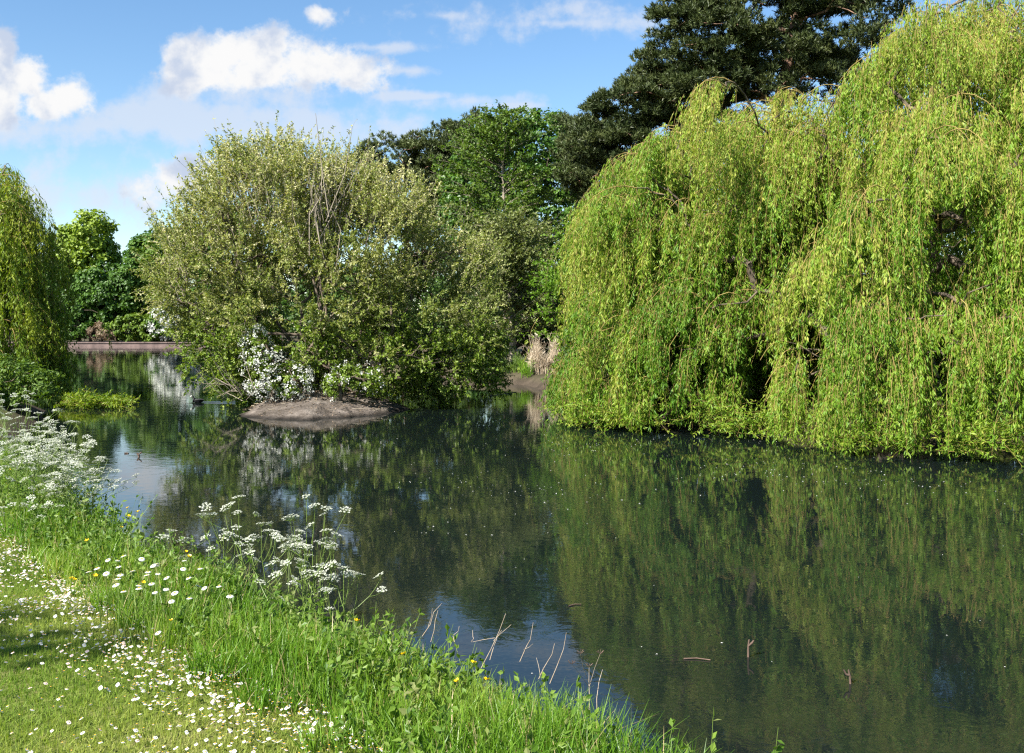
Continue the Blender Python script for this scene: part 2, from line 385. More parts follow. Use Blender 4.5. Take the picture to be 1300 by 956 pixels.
def limbs(base, top, tips, r, rt, rmax, sides=5, up=.25, power=.46):
    root = trunk_line(base, top, r)
    Pn, R, A = greedy(root, tips, r, up, rt, power, rmax=rmax)
    V, Fc, _ = tubes(Pn, R, sides)
    # flare at the foot
    k = 4; fl = np.stack([np.array(base) + np.array([0, 0, -.25]) + 0 * np.arange(1)[0], root[0] + np.array([0, 0, .25])])
    V2, F2, _ = tubes(fl[None], np.array([[R[0, 0] * 1.5, R[0, 0] * 1.05]]), 7)
    return [(V, Fc, 0, None), (V2, F2, 0, None)]

def broadleaf(name, label, cat, seed, px, Y, lobes, n, per, rad, L, W, mat, bark='bark', group=None, trunk_top=None, tipn=90, rmax=.35, base=None, rt=.03, flat=.75, base_z=None):
    r = RNG(seed)
    x = PX(px, Y); bz = float(ground_z(np.array([x]), np.array([Y]))[0]) if base_z is None else base_z
    lb = lobes_px(lobes, Y)
    t = thing(name, label, cat, (x, Y, bz), group)
    pos, out = puffs(lb, r, n); keep = pos[:, 2] > bz + .1; pos, out = pos[keep], out[keep]
    org = np.array([x, Y, bz])
    V, Fc, tt = leaf_puffs(r, pos, out, per, rad, L, W, flat)
    build('crown', [(V - org, Fc, 0, tt)], [M[mat]], t)
    top = np.array([x, Y, trunk_top if trunk_top else np.mean([c[2] for c, a in lb])])
    tips = pos[r.choice(len(pos), min(tipn, len(pos)), replace=False)]
    build('trunk', limbs(np.zeros(3), top - org, tips - org, r, rt, rmax), [M[bark]], t, smooth=True)
    return t

def pine(name, label, seed, px, Y, lobes, n, rad, mat='pine', group=None, per=26, needle=.17, nw=.022, tipn=140, lean=0, rmax=.4, top_py=None):
    r = RNG(seed); x = PX(px, Y); bz = float(ground_z(np.array([x]), np.array([Y]))[0]); org = np.array([x, Y, bz])
    t = thing(name, label, 'tree', org, group)
    lb = lobes_px(lobes, Y); pos, out = puffs(lb, r, n, .35)
    keep = pos[:, 2] > bz + .5; pos, out = pos[keep], out[keep]; m0 = len(pos)
    # a pad of tufts at every branch end
    idx = np.repeat(np.arange(m0), per); m = len(idx)
    b = ball(r, m); b[:, 2] = np.abs(b[:, 2]) * .9 - .1; o = b * rad * np.array([1, 1, .75]) * r.uniform(.7, 1.3, m0)[idx][:, None]
    tp = pos[idx] + o
    td = nrm(b * .8 + out[idx] * .5 + np.array([0, 0, .75]) + r.normal(size=(m, 3)) * .3)
    nn = 13
    i2 = np.repeat(np.arange(m), nn); k = len(i2)
    d = nrm(td[i2] + r.normal(size=(k, 3)) * .55)
    pt = r.uniform(0, 1, m0)[idx][i2] * .45 + r.uniform(0, 1, m)[i2] * .35 + r.uniform(0, 1, k) * .2
    V, Fc, tt = leaves(tp[i2] + td[i2] * r.uniform(-.1, .06, (k, 1)), d, rdir(r, k), needle * r.uniform(.8, 1.25, k), nw, pt, 0, .35)
    build('crown', [(V - org, Fc, 0, tt)], [M[mat]], t)
    tips = pos[r.choice(m0, min(tipn, m0), replace=False)]
    zt = PZ(top_py, Y) if top_py is not None else np.max(pos[:, 2]) * .85
    build('trunk', limbs(np.zeros(3), np.array([lean, 0, zt - bz]), tips - org, r, .022, rmax, 6, .1), [M['pinebark']], t, smooth=True)
    return t

def shoots(r, pos, d, L, nl, LL, LW, tint, spread=.5, twig_r=.004, hang=0., tip_bias=0.):
    """leafy shoots: returns leaf chunk and twig chunk"""
    n = len(pos); k = 4; s = np.linspace(0, 1, k)
    L = np.broadcast_to(L, (n,))
    d = nrm(d); bend = r.normal(size=(n, 3)) * .18
    def pt(i, u): return pos[i] + d[i] * (L[i] * u)[:, None] + bend[i] * (L[i] * u * u)[:, None] + np.array([0, 0, -1.]) * (hang * L[i] * u * u)[:, None]
    ar = np.arange(n)
    Pn = np.stack([pt(ar, np.full(n, u)) for u in s], 1)
    R = np.tile(twig_r * (1 - .6 * s), (n, 1))
    tw = tubes(Pn, R, 3)
    idx = np.repeat(ar, nl); m = len(idx); u = r.uniform(.12, 1.0, m)
    if tip_bias: u = u ** tip_bias
    p = pt(idx, u)
    ld = nrm(d[idx] * .7 + rdir(r, m) * (spread + .4) - np.array([0, 0, .15]))
    nv = nrm(rdir(r, m) * .8 + np.array([0, 0, .7]))
    sc_ = r.uniform(.7, 1.3, m)
    tt = np.clip(tint[idx] + r.normal(size=m) * .16, 0, 1)
    return leaves(p, ld, nv, LL * sc_, LW * sc_, tt), tw

def weeping(name, label, seed, trunk_px, trunk_Y, pxr, top, Yf, Yc, n_clump, strands, tl, mat, hl=(1.1, 3.0), back=.35, lowz=.18, tint=(.15, .75), top_tint=.27,
            leafL=.088, leafW=.0235, step=.0135, trunk_h=3.2, rmax=.45, low=None, group=None, clump_r=.45, tmin=.10, cat='tree', offs=.11, fold=.4, gaps=(), mounds=38, mr=.92, recess=2.5):
    """A weeping willow: boughs reach the canopy surface, each carries an arching twig from which leafy strands hang.
       top / Yf / Yc: tables over px of the canopy's top row, front depth at the water and depth of its ridge."""
    r = RNG(seed); tx = PX(trunk_px, trunk_Y); bz = float(ground_z(np.array([tx]), np.array([trunk_Y]))[0])
    org = np.array([tx, trunk_Y, bz]); t = thing(name, label, cat, org, group)
    px = r.uniform(pxr[0], pxr[1], n_clump); tv = tmin + (1 - tmin) * r.uniform(0, 1, n_clump) ** .85
    top_ = np.array(top, float); yf = np.array(Yf, float); yc = np.array(Yc, float)
    tp = np.interp(px, top_[:, 0], top_[:, 1]); f = np.interp(px, yf[:, 0], yf[:, 1]); c = np.interp(px, yc[:, 0], yc[:, 1])
    ztop = PZ(tp, c) - .15
    depth = f + (c - f) * tv ** 1.7 + r.uniform(-.3, 1.1, n_clump) + fold * (np.sin(px * .031 + seed) * np.sin(px * .0173 + tv * 5 + 2 * seed) + .5 * np.sin(px * .083 + tv * 9))
    # the canopy is built of mounded boughs; between them it falls back into shade
    nm = mounds; mpx = r.uniform(pxr[0], pxr[1], nm); mt = r.uniform(.12, 1, nm); ppm = F / np.interp(mpx, yf[:, 0], yf[:, 1])
    mz = lowz + mt * np.interp(mpx, px[np.argsort(px)], ztop[np.argsort(px)])
    cz = lowz + .35 + (ztop - lowz - .35) * tv
    dm = np.min(np.hypot((px[:, None] - mpx) / ppm / mr, np.where(cz[:, None] > mz, (cz[:, None] - mz) / (mr * .8), (mz - cz[:, None]) / (mr * 2.2))), axis=1)
    depth = depth + recess * sstep(.35, 1.15, dm)
    bk = r.uniform(0, 1, n_clump) < back
    Yw = np.where(bk, 2 * c - depth, depth)
    z = lowz + .35 + (ztop - lowz - .35) * tv
    X = PX(px, np.where(bk, c, depth))
    S = np.stack([X, Yw, z], 1)
    n_clump = len(S)
    O = S[:, :2] - np.array([[tx, trunk_Y]]); O = O / (np.linalg.norm(O, axis=1, keepdims=True) + .3) + r.normal(size=(n_clump, 2)) * .3
    O = np.concatenate([O, np.zeros((n_clump, 1))], 1); O = nrm(O); Q = np.stack([-O[:, 1], O[:, 0], O[:, 2]], 1)
    S0 = S - O * .5
    L1 = r.uniform(.7, 1.4, n_clump) * tl; rise = r.uniform(.05, .3, n_clump) * L1
    # arching twigs
    us = np.linspace(0, 1, 6)
    arch = lambda i, u: S0[i] + O[i] * (L1[i] * u)[:, None] + np.array([0, 0, 1.]) * (rise[i] * 4 * u * (1 - u) - .35 * L1[i] * u ** 2.5)[:, None]
    ar = np.arange(n_clump)
    arcs = np.stack([arch(ar, np.full(n_clump, u)) for u in us], 1)
    # strands
    ns = np.maximum((strands * r.uniform(.5, 1.5, n_clump)).astype(int), 6)
    idx = np.repeat(ar, ns); m = len(idx)
    u = r.uniform(0, 1, m) ** .7; lat = r.normal(size=m) * clump_r * r.uniform(.6, 1.4, n_clump)[idx]
    st = arch(idx, u) + Q[idx] * lat[:, None] + O[idx] * (r.normal(size=m) * .12)[:, None]
    st[:, 2] -= np.abs(lat) ** 1.3 * .75
    cl = r.uniform(hl[0], hl[1], n_clump)
    Ls = cl[idx] * r.uniform(.45, 1.1, m); Ls = np.minimum(Ls, np.maximum(st[:, 2] - lowz - np.abs(r.normal(size=m)) * .12, .15))
    keep = np.ones(m, bool); spx = 650 + st[:, 0] / st[:, 1] * F
    for (pc, wd, y_top, y_bot) in gaps:      # hollows between the boughs, open to the shade inside
        zt = H + (HY - y_top) / F * st[:, 1]; zb = H + (HY - y_bot) / F * st[:, 1]
        inn = (np.abs(spx - pc) < wd * r.uniform(.55, 1.1, m)) & ~bk[idx]
        keep &= ~(inn & (st[:, 2] < zt) & (st[:, 2] > zb))
        Ls = np.where(inn & (st[:, 2] >= zt), np.minimum(Ls, st[:, 2] - zt + r.uniform(0, .35, m)), Ls)
    keep &= Ls > .06
    st, idx, lat, Ls = st[keep], idx[keep], lat[keep], Ls[keep]; m = len(idx)
    kick = r.uniform(.02, .28, m)[:, None] * (O[idx] + Q[idx] * np.sign(lat)[:, None] * .5); sway = r.normal(size=(m, 3)) * np.array([.16, .16, 0])
    wf = r.uniform(2.5, 6, (m, 1)); wp = r.uniform(0, 6, (m, 1))
    def hang(i, v):      # v: 0..1 along the strand
        s = (Ls[i] * v)[:, None]
        wv = np.sin(s * wf[i] + wp[i]) * .035 * np.minimum(s * 2, 1)
        return st[i] + kick[i] * (1 - np.exp(-s / .3)) + sway[i] * s ** 1.2 * .7 + wv * Q[idx][i] + wv * .6 * O[idx][i] - np.array([0, 0, 1.]) * s
    vs = np.linspace(0, 1, 7)
    Pn = np.stack([hang(np.arange(m), np.full(m, v)) for v in vs], 1)
    Rn = np.tile(np.array([.0042, .004, .0036, .0032, .0028, .0022, .0016]), (m, 1))
    # leaves
    nl = np.maximum((Ls / step).astype(int), 3); li = np.repeat(np.arange(m), nl); k = len(li)
    v = r.uniform(0, 1, k)
    # leaves sit in tufts: short side shoots every 12 cm or so
    tuft = .11 / np.maximum(Ls[li], .2); v = np.clip(np.round(v / tuft) * tuft + r.normal(size=k) * .22 * tuft, 0, 1.02)
    p = hang(li, v)
    h = np.floor(v / tuft * 1.0 + .5) + li * 7.3; ang = (np.sin(h * 12.9898) * 43758.5453) % 1.0 * 2 * pi
    off = np.stack([np.cos(ang), np.sin(ang), 0 * ang], 1)
    p = p + off * (r.uniform(0, 1, k) * offs)[:, None] - np.array([0, 0, 1.]) * r.uniform(0, .06, k)[:, None]
    d = nrm(off * .45 + rdir(r, k) * .5 - np.array([0, 0, .95])); nv = nrm(rdir(r, k) + off * .6 + np.array([0, 0, .4]))
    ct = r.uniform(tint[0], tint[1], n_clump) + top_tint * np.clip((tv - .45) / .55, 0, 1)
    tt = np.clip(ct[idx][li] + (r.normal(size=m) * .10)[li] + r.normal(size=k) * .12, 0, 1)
    sz = r.uniform(.5, 1.35, k) * r.uniform(.8, 1.25, n_clump)[idx][li]
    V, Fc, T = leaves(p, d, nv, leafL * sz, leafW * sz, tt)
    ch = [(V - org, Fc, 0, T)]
    if low is not None:  # boughs that lie out over the water
        lp, ld, lt = low(r)
        (V2, F2, T2), (V3, F3, _) = shoots(r, lp, ld, r.uniform(.3, .6, len(lp)), 13, leafL * 1.05, leafW * 1.15, lt, .6)
        ch.append((V2 - org, F2, 0, T2)); ch.append((V3 - org, F3, 1, None))
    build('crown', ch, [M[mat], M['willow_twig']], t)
    V, Fc, _ = tubes(Pn, Rn, 3); V4, F4, _ = tubes(arcs, np.tile(np.linspace(.014, .005, 6), (n_clump, 1)), 4)
    build('hanging_twig', [(V - org, Fc, 0, None), (V4 - org, F4, 0, None)], [M['willow_twig']], t)
    build('trunk', limbs(np.zeros(3), np.array([.2, 0, trunk_h]), S0 - org, r, .014, rmax, 6, .35), [M['bark']], t, smooth=True)
    return t

exec_parts = []
# ------------------------------------------------------------------ TREES
# the big weeping willow on the right bank
def low_right(r):
    n = 1500; px = r.uniform(705, 1090, n); px = px[r.uniform(0, 1, n) < .15 + .85 * sstep(.35, .65, .5 + .28 * np.sin(px * .071) + .25 * np.sin(px * .033 + 1))]; n = len(px); px = np.where(r.uniform(0, 1, n) < .45, r.uniform(1050, 1340, n), px); px = np.where(np.abs(px - 1187) < 14, px + 40, px)
    Yb = np.interp(px, [700, 730, 900, 1035, 1068, 1165, 1300, 1450], [24.4, 23.0, 21.0, 19.4, 18.1, 17.4, 16.7, 16.4]) + r.uniform(0, .9, n)
    hgt = .18 + .30 * (.5 + .5 * np.sin(px * .045)) + .35 * (.5 + .5 * np.sin(px * .021 + 1.7))
    z = .15 + r.uniform(0, 1, n) * hgt
    p = np.stack([PX(px, Yb), Yb, z], 1); d = np.stack([r.normal(size=n) * .7, -np.abs(r.normal(size=n)), r.normal(size=n) * .25 + .1], 1)
    return p, d, r.uniform(.35, .75, n)
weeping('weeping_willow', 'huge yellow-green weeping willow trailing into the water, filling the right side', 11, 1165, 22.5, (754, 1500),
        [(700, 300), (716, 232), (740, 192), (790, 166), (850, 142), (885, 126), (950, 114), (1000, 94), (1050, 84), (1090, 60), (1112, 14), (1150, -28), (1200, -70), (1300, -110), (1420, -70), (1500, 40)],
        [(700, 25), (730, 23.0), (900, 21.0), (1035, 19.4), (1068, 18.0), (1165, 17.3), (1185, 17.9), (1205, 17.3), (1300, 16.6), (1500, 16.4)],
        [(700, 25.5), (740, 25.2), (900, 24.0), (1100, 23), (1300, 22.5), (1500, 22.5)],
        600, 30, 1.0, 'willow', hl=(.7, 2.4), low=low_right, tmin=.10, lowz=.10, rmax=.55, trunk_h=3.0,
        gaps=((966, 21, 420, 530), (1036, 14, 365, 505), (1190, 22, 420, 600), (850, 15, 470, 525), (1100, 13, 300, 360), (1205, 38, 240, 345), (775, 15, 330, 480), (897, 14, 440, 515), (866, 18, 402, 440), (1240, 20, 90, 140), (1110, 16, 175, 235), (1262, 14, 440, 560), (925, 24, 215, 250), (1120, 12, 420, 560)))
# smaller willow bush at its left foot
weeping('willow_shrub', 'rounded mid-green willow bush at the left foot of the big willow', 12, 750, 26.0, (712, 800),
        [(690, 474), (700, 455), (730, 434), (760, 428), (800, 432)], [(690, 25.4), (720, 24.3), (800, 23.2)], [(690, 26.2), (800, 26)],
        46, 26, .6, 'willow', hl=(.6, 1.5), tint=(0, .35), top_tint=0, clump_r=.28, trunk_h=.6, mounds=6, mr=.6, recess=.5, rmax=.12, cat='bush', tmin=.25)
# willow at the left edge
def low_left(r):
    n = 330; px = r.uniform(70, 155, n); Yb = 30.3 + r.normal(size=n) * .45
    z = .08 + np.abs(r.normal(size=n)) * .13 * np.clip((175 - px) / 60, .35, 1)
    p = np.stack([PX(px, Yb), Yb, z], 1); d = np.stack([np.abs(r.normal(size=n)) + .2, -np.abs(r.normal(size=n)) * .8, r.normal(size=n) * .2 + .05], 1)
    return p, d, r.uniform(.25, .75, n)
weeping('weeping_willow', 'olive weeping willow cut off by the left edge, shaded on its right', 13, -20, 32.5, (-110, 58),
        [(-120, 186), (-20, 188), (10, 196), (28, 212), (46, 255), (64, 320)], [(-120, 29), (0, 29.2), (60, 29.9), (95, 31)], [(-120, 32.5), (95, 32.7)],
        175, 28, .9, 'willow_left', hl=(.8, 2.3), tint=(.2, .8), low=low_left, rmax=.4, trunk_h=2.6, leafL=.115, leafW=.032, step=.021, mounds=9, mr=.75, recess=1.9, gaps=((12, 5, 320, 470), (52, 6, 300, 480)))
# bramble at its foot
broadleaf('bramble_bush', 'dark leafy bush under the left willow at the shore', 'bush', 14, 10, 25.5, [(-5, 482, 50, 32, 1.1), (42, 494, 36, 24, .9), (-70, 470, 60, 50, 1.4)], 210, 75, .26, .10, .06, 'alder', rt=.012, rmax=.08, tipn=40)

# dead twigs, stones and leaf litter lying on the island
r = RNG(34); n = 260; aa = r.uniform(0, 2 * pi, n); q_ = r.uniform(.2, .97, n); lx = -5.5 + 2.3 * q_ * np.cos(aa); ly = 29.1 + 3.35 * q_ * np.sin(aa); lz = .52 * (1 - q_ ** 2.2) + .02
p0 = np.stack([lx, ly, lz], 1); dv = np.stack([r.normal(size=n), r.normal(size=n), r.normal(size=n) * .12], 1) * r.uniform(.05, .22, n)[:, None]; dv[:, 2] -= np.hypot(dv[:, 0], dv[:, 1]) * 0
V, Fc, _ = tubes(np.stack([p0, p0 + dv], 1), np.tile(np.array([.010, .005]), (n, 1)) * r.uniform(.5, 1.4, (n, 1)), 4)
n = 1400; aa = r.uniform(0, 2 * pi, n); q_ = r.uniform(.1, .98, n); p1 = np.stack([-5.5 + 2.3 * q_ * np.cos(aa), 29.1 + 3.35 * q_ * np.sin(aa), .52 * (1 - q_ ** 2.2) + .025], 1)
V2, F2, T2 = leaves(p1, rdir(r, n) * np.array([1, 1, .2]), np.array([0, 0, 1.]) + r.normal(size=(n, 3)) * .4, r.uniform(.03, .07, n), .035, r.uniform(0, 1, n))
o = build('leaf_litter', [(V, Fc, 0, None), (V2, F2, 1, T2)], [M['twig_grey'], M['brownshrub']]); tag(o, 'dead twigs and leaves strewn over the mud island', 'litter', kind='stuff')
# the great sallow on the island
def sallow():
    r = RNG(21); Y = 31.0; org = np.array([PX(428, 29.8), 29.8, .45])
    t = thing('sallow_tree', 'broad pale silvery-green sallow bush covering the mud island', 'tree', org)
    lb = lobes_px([(350, 285, 95, 92, 3.2), (280, 345, 68, 78, 2.8), (232, 350, 34, 34, 1.8), (308, 452, 28, 40, 1.6), (322, 475, 24, 30, 1.2), (455, 318, 95, 90, 3.2), (545, 388, 80, 100, 2.8), (400, 395, 140, 88, 3.8), (290, 425, 52, 60, 2.4),
                   (568, 455, 68, 46, 2.2), (388, 246, 56, 34, 1.8), (322, 256, 44, 38, 1.8), (500, 268, 42, 40, 1.8), (480, 460, 90, 40, 3.0), (610, 400, 38, 60, 1.6)], Y)
    pos, out = puffs(lb, r, 800, .66)
    keep = pos[:, 2] > .35; pos, out = pos[keep], out[keep]; n0 = len(pos)
    idx = np.repeat(np.arange(n0), 17); m = len(idx)
    rad = r.uniform(.3, .7, n0)
    sp = pos[idx] + ball(r, m) * rad[idx][:, None] * np.array([1, 1, .85])
    sp[:, 2] = np.maximum(sp[:, 2], .25)
    upw = np.clip((sp[:, 2:3] - 2.2) / 4.5, -.25, 1)
    d = out[idx] * .75 + np.array([0, 0, 1.]) * (.25 + .85 * upw) + r.normal(size=(m, 3)) * .38
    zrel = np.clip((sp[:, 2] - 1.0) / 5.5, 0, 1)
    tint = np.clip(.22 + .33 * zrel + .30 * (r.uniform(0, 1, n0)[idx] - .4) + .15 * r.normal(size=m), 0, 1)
    L = r.uniform(.3, .65, m) * (1 + .5 * np.clip(upw[:, 0], 0, 1))
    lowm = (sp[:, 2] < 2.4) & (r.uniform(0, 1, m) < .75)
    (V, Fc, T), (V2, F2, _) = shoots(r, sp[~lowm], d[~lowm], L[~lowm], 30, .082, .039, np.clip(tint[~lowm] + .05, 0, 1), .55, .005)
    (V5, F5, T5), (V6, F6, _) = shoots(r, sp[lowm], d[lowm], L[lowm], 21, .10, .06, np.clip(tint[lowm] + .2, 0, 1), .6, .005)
    # long upright shoots standing out of the top
    n1 = 420; px = r.uniform(225, 470, n1); py = np.interp(px, [225, 250, 290, 345, 400, 440, 470], [305, 262, 225, 212, 205, 218, 250]) + r.uniform(18, 85, n1)
    Yd = Y + r.normal(size=n1) * 1.3; s1 = np.stack([PX(px, Yd), Yd, PZ(py, Yd)], 1)
    d1 = np.stack([(px - 370) / 260. + r.normal(size=n1) * .12, r.normal(size=n1) * .15, np.ones(n1)], 1)
    (V3, F3, T3), (V4, F4, _) = shoots(r, s1, d1, r.uniform(.9, 2.0, n1), 24, .095, .045, r.uniform(.3, .8, n1), .5, .007)
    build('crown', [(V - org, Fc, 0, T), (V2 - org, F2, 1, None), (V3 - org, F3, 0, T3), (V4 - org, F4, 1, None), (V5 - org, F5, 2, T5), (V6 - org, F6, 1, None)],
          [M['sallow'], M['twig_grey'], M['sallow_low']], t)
    tips = pos[r.choice(n0, 260, replace=False)]
    # bare upright stems in the open middle
    n2 = 36; a0 = np.stack([PX(r.normal(418, 14, n2), 29.2), 29.2 + r.normal(size=n2) * .7, PZ(r.uniform(280, 350, n2), 29.5)], 1)
    b0 = a0 + np.stack([(r.normal(size=n2) * .55), r.normal(size=n2) * .3, r.uniform(1.2, 2.9, n2)], 1)
    mid = (a0 + b0) / 2 + r.normal(size=(n2, 3)) * .13
    V7, F7, _ = tubes(np.stack([a0, mid, b0], 1), np.tile(np.array([.02, .013, .005]), (n2, 1)), 4)
    # bare twigs dipping to the water on the left
    n3 = 22; a1 = np.stack([r.uniform(-7.9, -6.6, n3), 27.6 + r.normal(size=n3) * .5, r.uniform(.35, .9, n3)], 1); b1 = a1 + np.stack([-r.uniform(.2, .8, n3), -r.uniform(-.4, .9, n3), r.uniform(-.3, 1.3, n3)], 1)
    V8, F8, _ = tubes(np.stack([a1, (a1 + b1) / 2 + r.normal(size=(n3, 3)) * .1, b1], 1), np.tile(np.array([.012, .009, .003]), (n3, 1)), 4)
    ch = []
    for bx, by in ((0, 0), (-.5, .3), (.5, .4), (-.9, -.4), (.9, -.1)):
        sub = tips[r.choice(len(tips), 90, replace=False)]
        ch += limbs(np.array([bx, by, -.1]), np.array([bx * 2.2 + r.normal() * .3, by + r.normal() * .4, 1.9]), sub - org, r, .011, .16, 5, .3)
    build('trunk', ch + [(V7 - org, F7, 1, None), (V8 - org, F8, 1, None)], [M['bark'], M['twig_grey']], t, smooth=True)
sallow()

def hawthorn(label, seed, px, Y, lobes, n, per, rad, L, W, fl, base_z=None, bl_n=16, mat='darkbush', fs=.05, side=None, group=None):
    r = RNG(seed); t = broadleaf('hawthorn_bush', label, 'bush', seed, px, Y, lobes, n, per, rad, L, W, mat, rt=.012, rmax=.08, tipn=30, base_z=base_z, group=group)
    org = np.array(t.location); pos, out = puffs(lobes_px(lobes, Y), r, fl, .85)
    k = (pos[:, 2] > org[2] + .1) & (out[:, 1] < .35); pos, out = pos[k], out[k]
    idx = np.repeat(np.arange(len(pos)), bl_n); m = len(idx)
    p = pos[idx] + ball(r, m) * rad * r.uniform(.3, 1.3, len(pos))[idx][:, None] + out[idx] * rad * .5
    nv = nrm(out[idx] + r.normal(size=(m, 3)) * .6)
    V, Fc, T = leaves(p, np.cross(nv, rdir(r, m)), nv, fs * r.uniform(.7, 1.3, m), fs * .9, r.uniform(0, 1, m), .1, .5)
    build('blossom', [(V - org, Fc, 0, T)], [M['blossom']], t)
hawthorn('small hawthorn thick with white blossom on the left of the mud island', 31, 345, 27.7, [(335, 470, 24, 36, .5), (365, 485, 30, 22, .5), (325, 440, 14, 24, .4)], 60, 55, .16, .07, .05, 260, .35, 14, 'sallow_low', .055)
hawthorn('hawthorn sprig with a few white blossoms at the middle of the mud island', 32, 432, 27.6, [(425, 490, 12, 18, .35), (445, 478, 16, 16, .35), (470, 480, 18, 16, .35)], 46, 50, .15, .07, .05, 46, .35, 11, 'sallow_low', .05)

# trees across the water, middle distance
pine('pine_tree', 'distant dark pine showing just above the pale sallow, left of the leafy tree', 41, 515, 86, [(498, 203, 44, 28), (545, 197, 40, 26), (468, 212, 22, 20), (520, 258, 80, 52)], 230, .95, 'pine_pale', per=24, needle=.36, nw=.07)
pine('pine_tree', 'grey-green pine peeping out behind the left shoulder of the leafy tree', 42, 600, 88, [(602, 168, 36, 24), (574, 184, 30, 26), (585, 240, 60, 55)], 190, .95, 'pine_pale', per=24, needle=.36, nw=.07)
broadleaf('leafy_tree', 'tall rich green broadleaf tree behind the thin-trunked alder', 'tree', 43, 668, 78, [(690, 185, 55, 42, 4), (640, 215, 60, 55, 4), (715, 215, 42, 50, 4), (600, 240, 42, 45, 4), (670, 280, 90, 70, 5), (590, 285, 38, 40, 4), (700, 330, 70, 60, 4)],
          560, 90, .75, .30, .22, 'oak', rmax=.5, tipn=120)
def alder(label, seed, px, Y, y0, y1, wid, mat, nb, dens, name, barkm, droop=0., L=.11, W=.075, tmid=.5, up=.25):
    r = RNG(seed); x = PX(px, Y); bz = float(ground_z(np.array([x]), np.array([Y]))[0]); org = np.array([x, Y, bz]); zt = PZ(y0, Y) - bz; zb = PZ(y1, Y) - bz
    t = thing(name, label, 'tree', org)
    k = np.linspace(0, 1, 9); tr = np.stack([.12 * np.sin(k * 5 + seed), .1 * np.cos(k * 4), zt * k], 1)
    h = zb + (zt - zb) * r.uniform(0, 1, nb) ** .8; u = (h - zb) / (zt - zb)
    Lb = wid / F * Y * (np.sin(np.clip(u * .8 + .18, 0, 1) * pi) ** .8 * .9 + .1) * r.uniform(.55, 1.1, nb)
    a = r.uniform(0, 2 * pi, nb); D = np.stack([np.cos(a), np.sin(a), up + .5 * u + r.normal(size=nb) * .12], 1)
    b0 = np.stack([np.interp(h, tr[:, 2], tr[:, 0]), np.interp(h, tr[:, 2], tr[:, 1]), h], 1)
    vs = np.linspace(0, 1, 5); Pn = b0[:, None] + D[:, None] * (Lb[:, None] * vs)[..., None] - np.array([0, 0, 1.]) * (.15 * Lb[:, None] * vs ** 2)[..., None]
    V1, F1, _ = tubes(Pn, np.tile(np.array([.03, .024, .017, .011, .006]), (nb, 1)), 4)
    V0, F0, _ = tubes(tr[None], (.19 * (1 - k * .8))[None], 7)
    build('trunk', [(V0, F0, 0, None), (V1, F1, 0, None)], [M[barkm]], t, smooth=True)
    ns = np.maximum((Lb * dens).astype(int), 3); idx = np.repeat(np.arange(nb), ns); m = len(idx); v = r.uniform(.15, 1, m)
    p = b0[idx] + D[idx] * (Lb[idx] * v)[:, None] - np.array([0, 0, 1.]) * (.15 * Lb[idx] * v ** 2)[:, None] + r.normal(size=(m, 3)) * np.array([.2, .2, .08])
    d = D[idx] + r.normal(size=(m, 3)) * np.array([.7, .7, .25]) - np.array([0, 0, droop])
    (V, Fc, T), (V2, F2, _) = shoots(r, p, d, r.uniform(.3, .7, m), 12, L, W, np.clip(tmid + .25 * r.normal(size=m), 0, 1), .6, .006)
    build('crown', [(V, Fc, 0, T), (V2, F2, 1, None)], [M[mat], M[barkm]], t)
alder('slender alder with a thin straight pale trunk and airy olive-green crown', 44, 640, 62, 150, 340, 88, 'alder', 150, 6, 'alder_tree', 'twig_grey', L=.17, W=.12)
alder('grey-green twiggy young tree standing below the alder by the channel', 45, 648, 50, 285, 430, 80, 'greyshrub', 170, 9, 'young_tree', 'twig_grey', L=.12, W=.085)
alder('bright green hornbeam with flat layered sprays behind the dry reeds', 46, 735, 47, 290, 450, 62, 'hornbeam', 80, 9, 'hornbeam_tree', 'bark', L=.13, W=.085, up=.02)
broadleaf('evergreen_bush', 'dark evergreen bush in the shade right of the island channel', 'bush', 47, 650, 53, [(620, 410, 60, 50, 2.5), (690, 400, 55, 60, 2.5), (570, 430, 50, 40, 2.5), (760, 400, 60, 70, 3)], 330, 70, .5, .17, .11, 'darkbush', rmax=.15, tipn=60)
broadleaf('evergreen_bush', 'dark bush at the far end of the channel, behind the sallow', 'bush', 48, 500, 58, [(520, 420, 60, 45, 3), (430, 400, 70, 60, 3), (560, 380, 60, 70, 3)], 260, 60, .6, .2, .13, 'darkbush', rmax=.15, tipn=60)
# the big pines behind the willow
pine('pine_tree', 'massive dark pine towering behind the big willow, its top cut by the frame', 51, 985, 44, [(905, 55, 78, 50, 3), (960, 15, 110, 62, 3.5), (1060, 40, 95, 55, 3.5), (870, 10, 46, 38, 2.5), (960, -70, 130, 70, 4), (1070, -60, 100, 80, 4), (1000, 80, 95, 22, 3), (985, -140, 90, 50, 3.5), (1010, 112, 95, 26, 2.5), (890, 108, 60, 26, 2.5)],
     760, .62, 'pine', per=32, needle=.22, nw=.042, tipn=230, rmax=.45)
pine('pine_tree', 'dark pine leaning left of the massive one, its lower boughs reaching the willow top', 52, 860, 46, [(855, 125, 75, 42, 2.5), (800, 140, 58, 38, 2.5), (770, 160, 34, 26, 2), (845, 175, 80, 40, 2.5), (780, 195, 45, 35, 2.2), (835, 90, 36, 26, 2), (745, 178, 26, 24, 2), (900, 170, 60, 40, 2.5)],
     380, .56, 'pine', per=32, needle=.22, nw=.042, tipn=130, rmax=.3)
pine('pine_tree', 'smaller blue-green pine between the leafy tree and the large pines', 53, 750, 62, [(748, 185, 36, 30, 2.5), (730, 215, 30, 30, 2.5), (765, 230, 40, 50, 2.5), (720, 162, 10, 12, 1)], 150, .7, 'pine_pale', per=24, needle=.27, nw=.05)
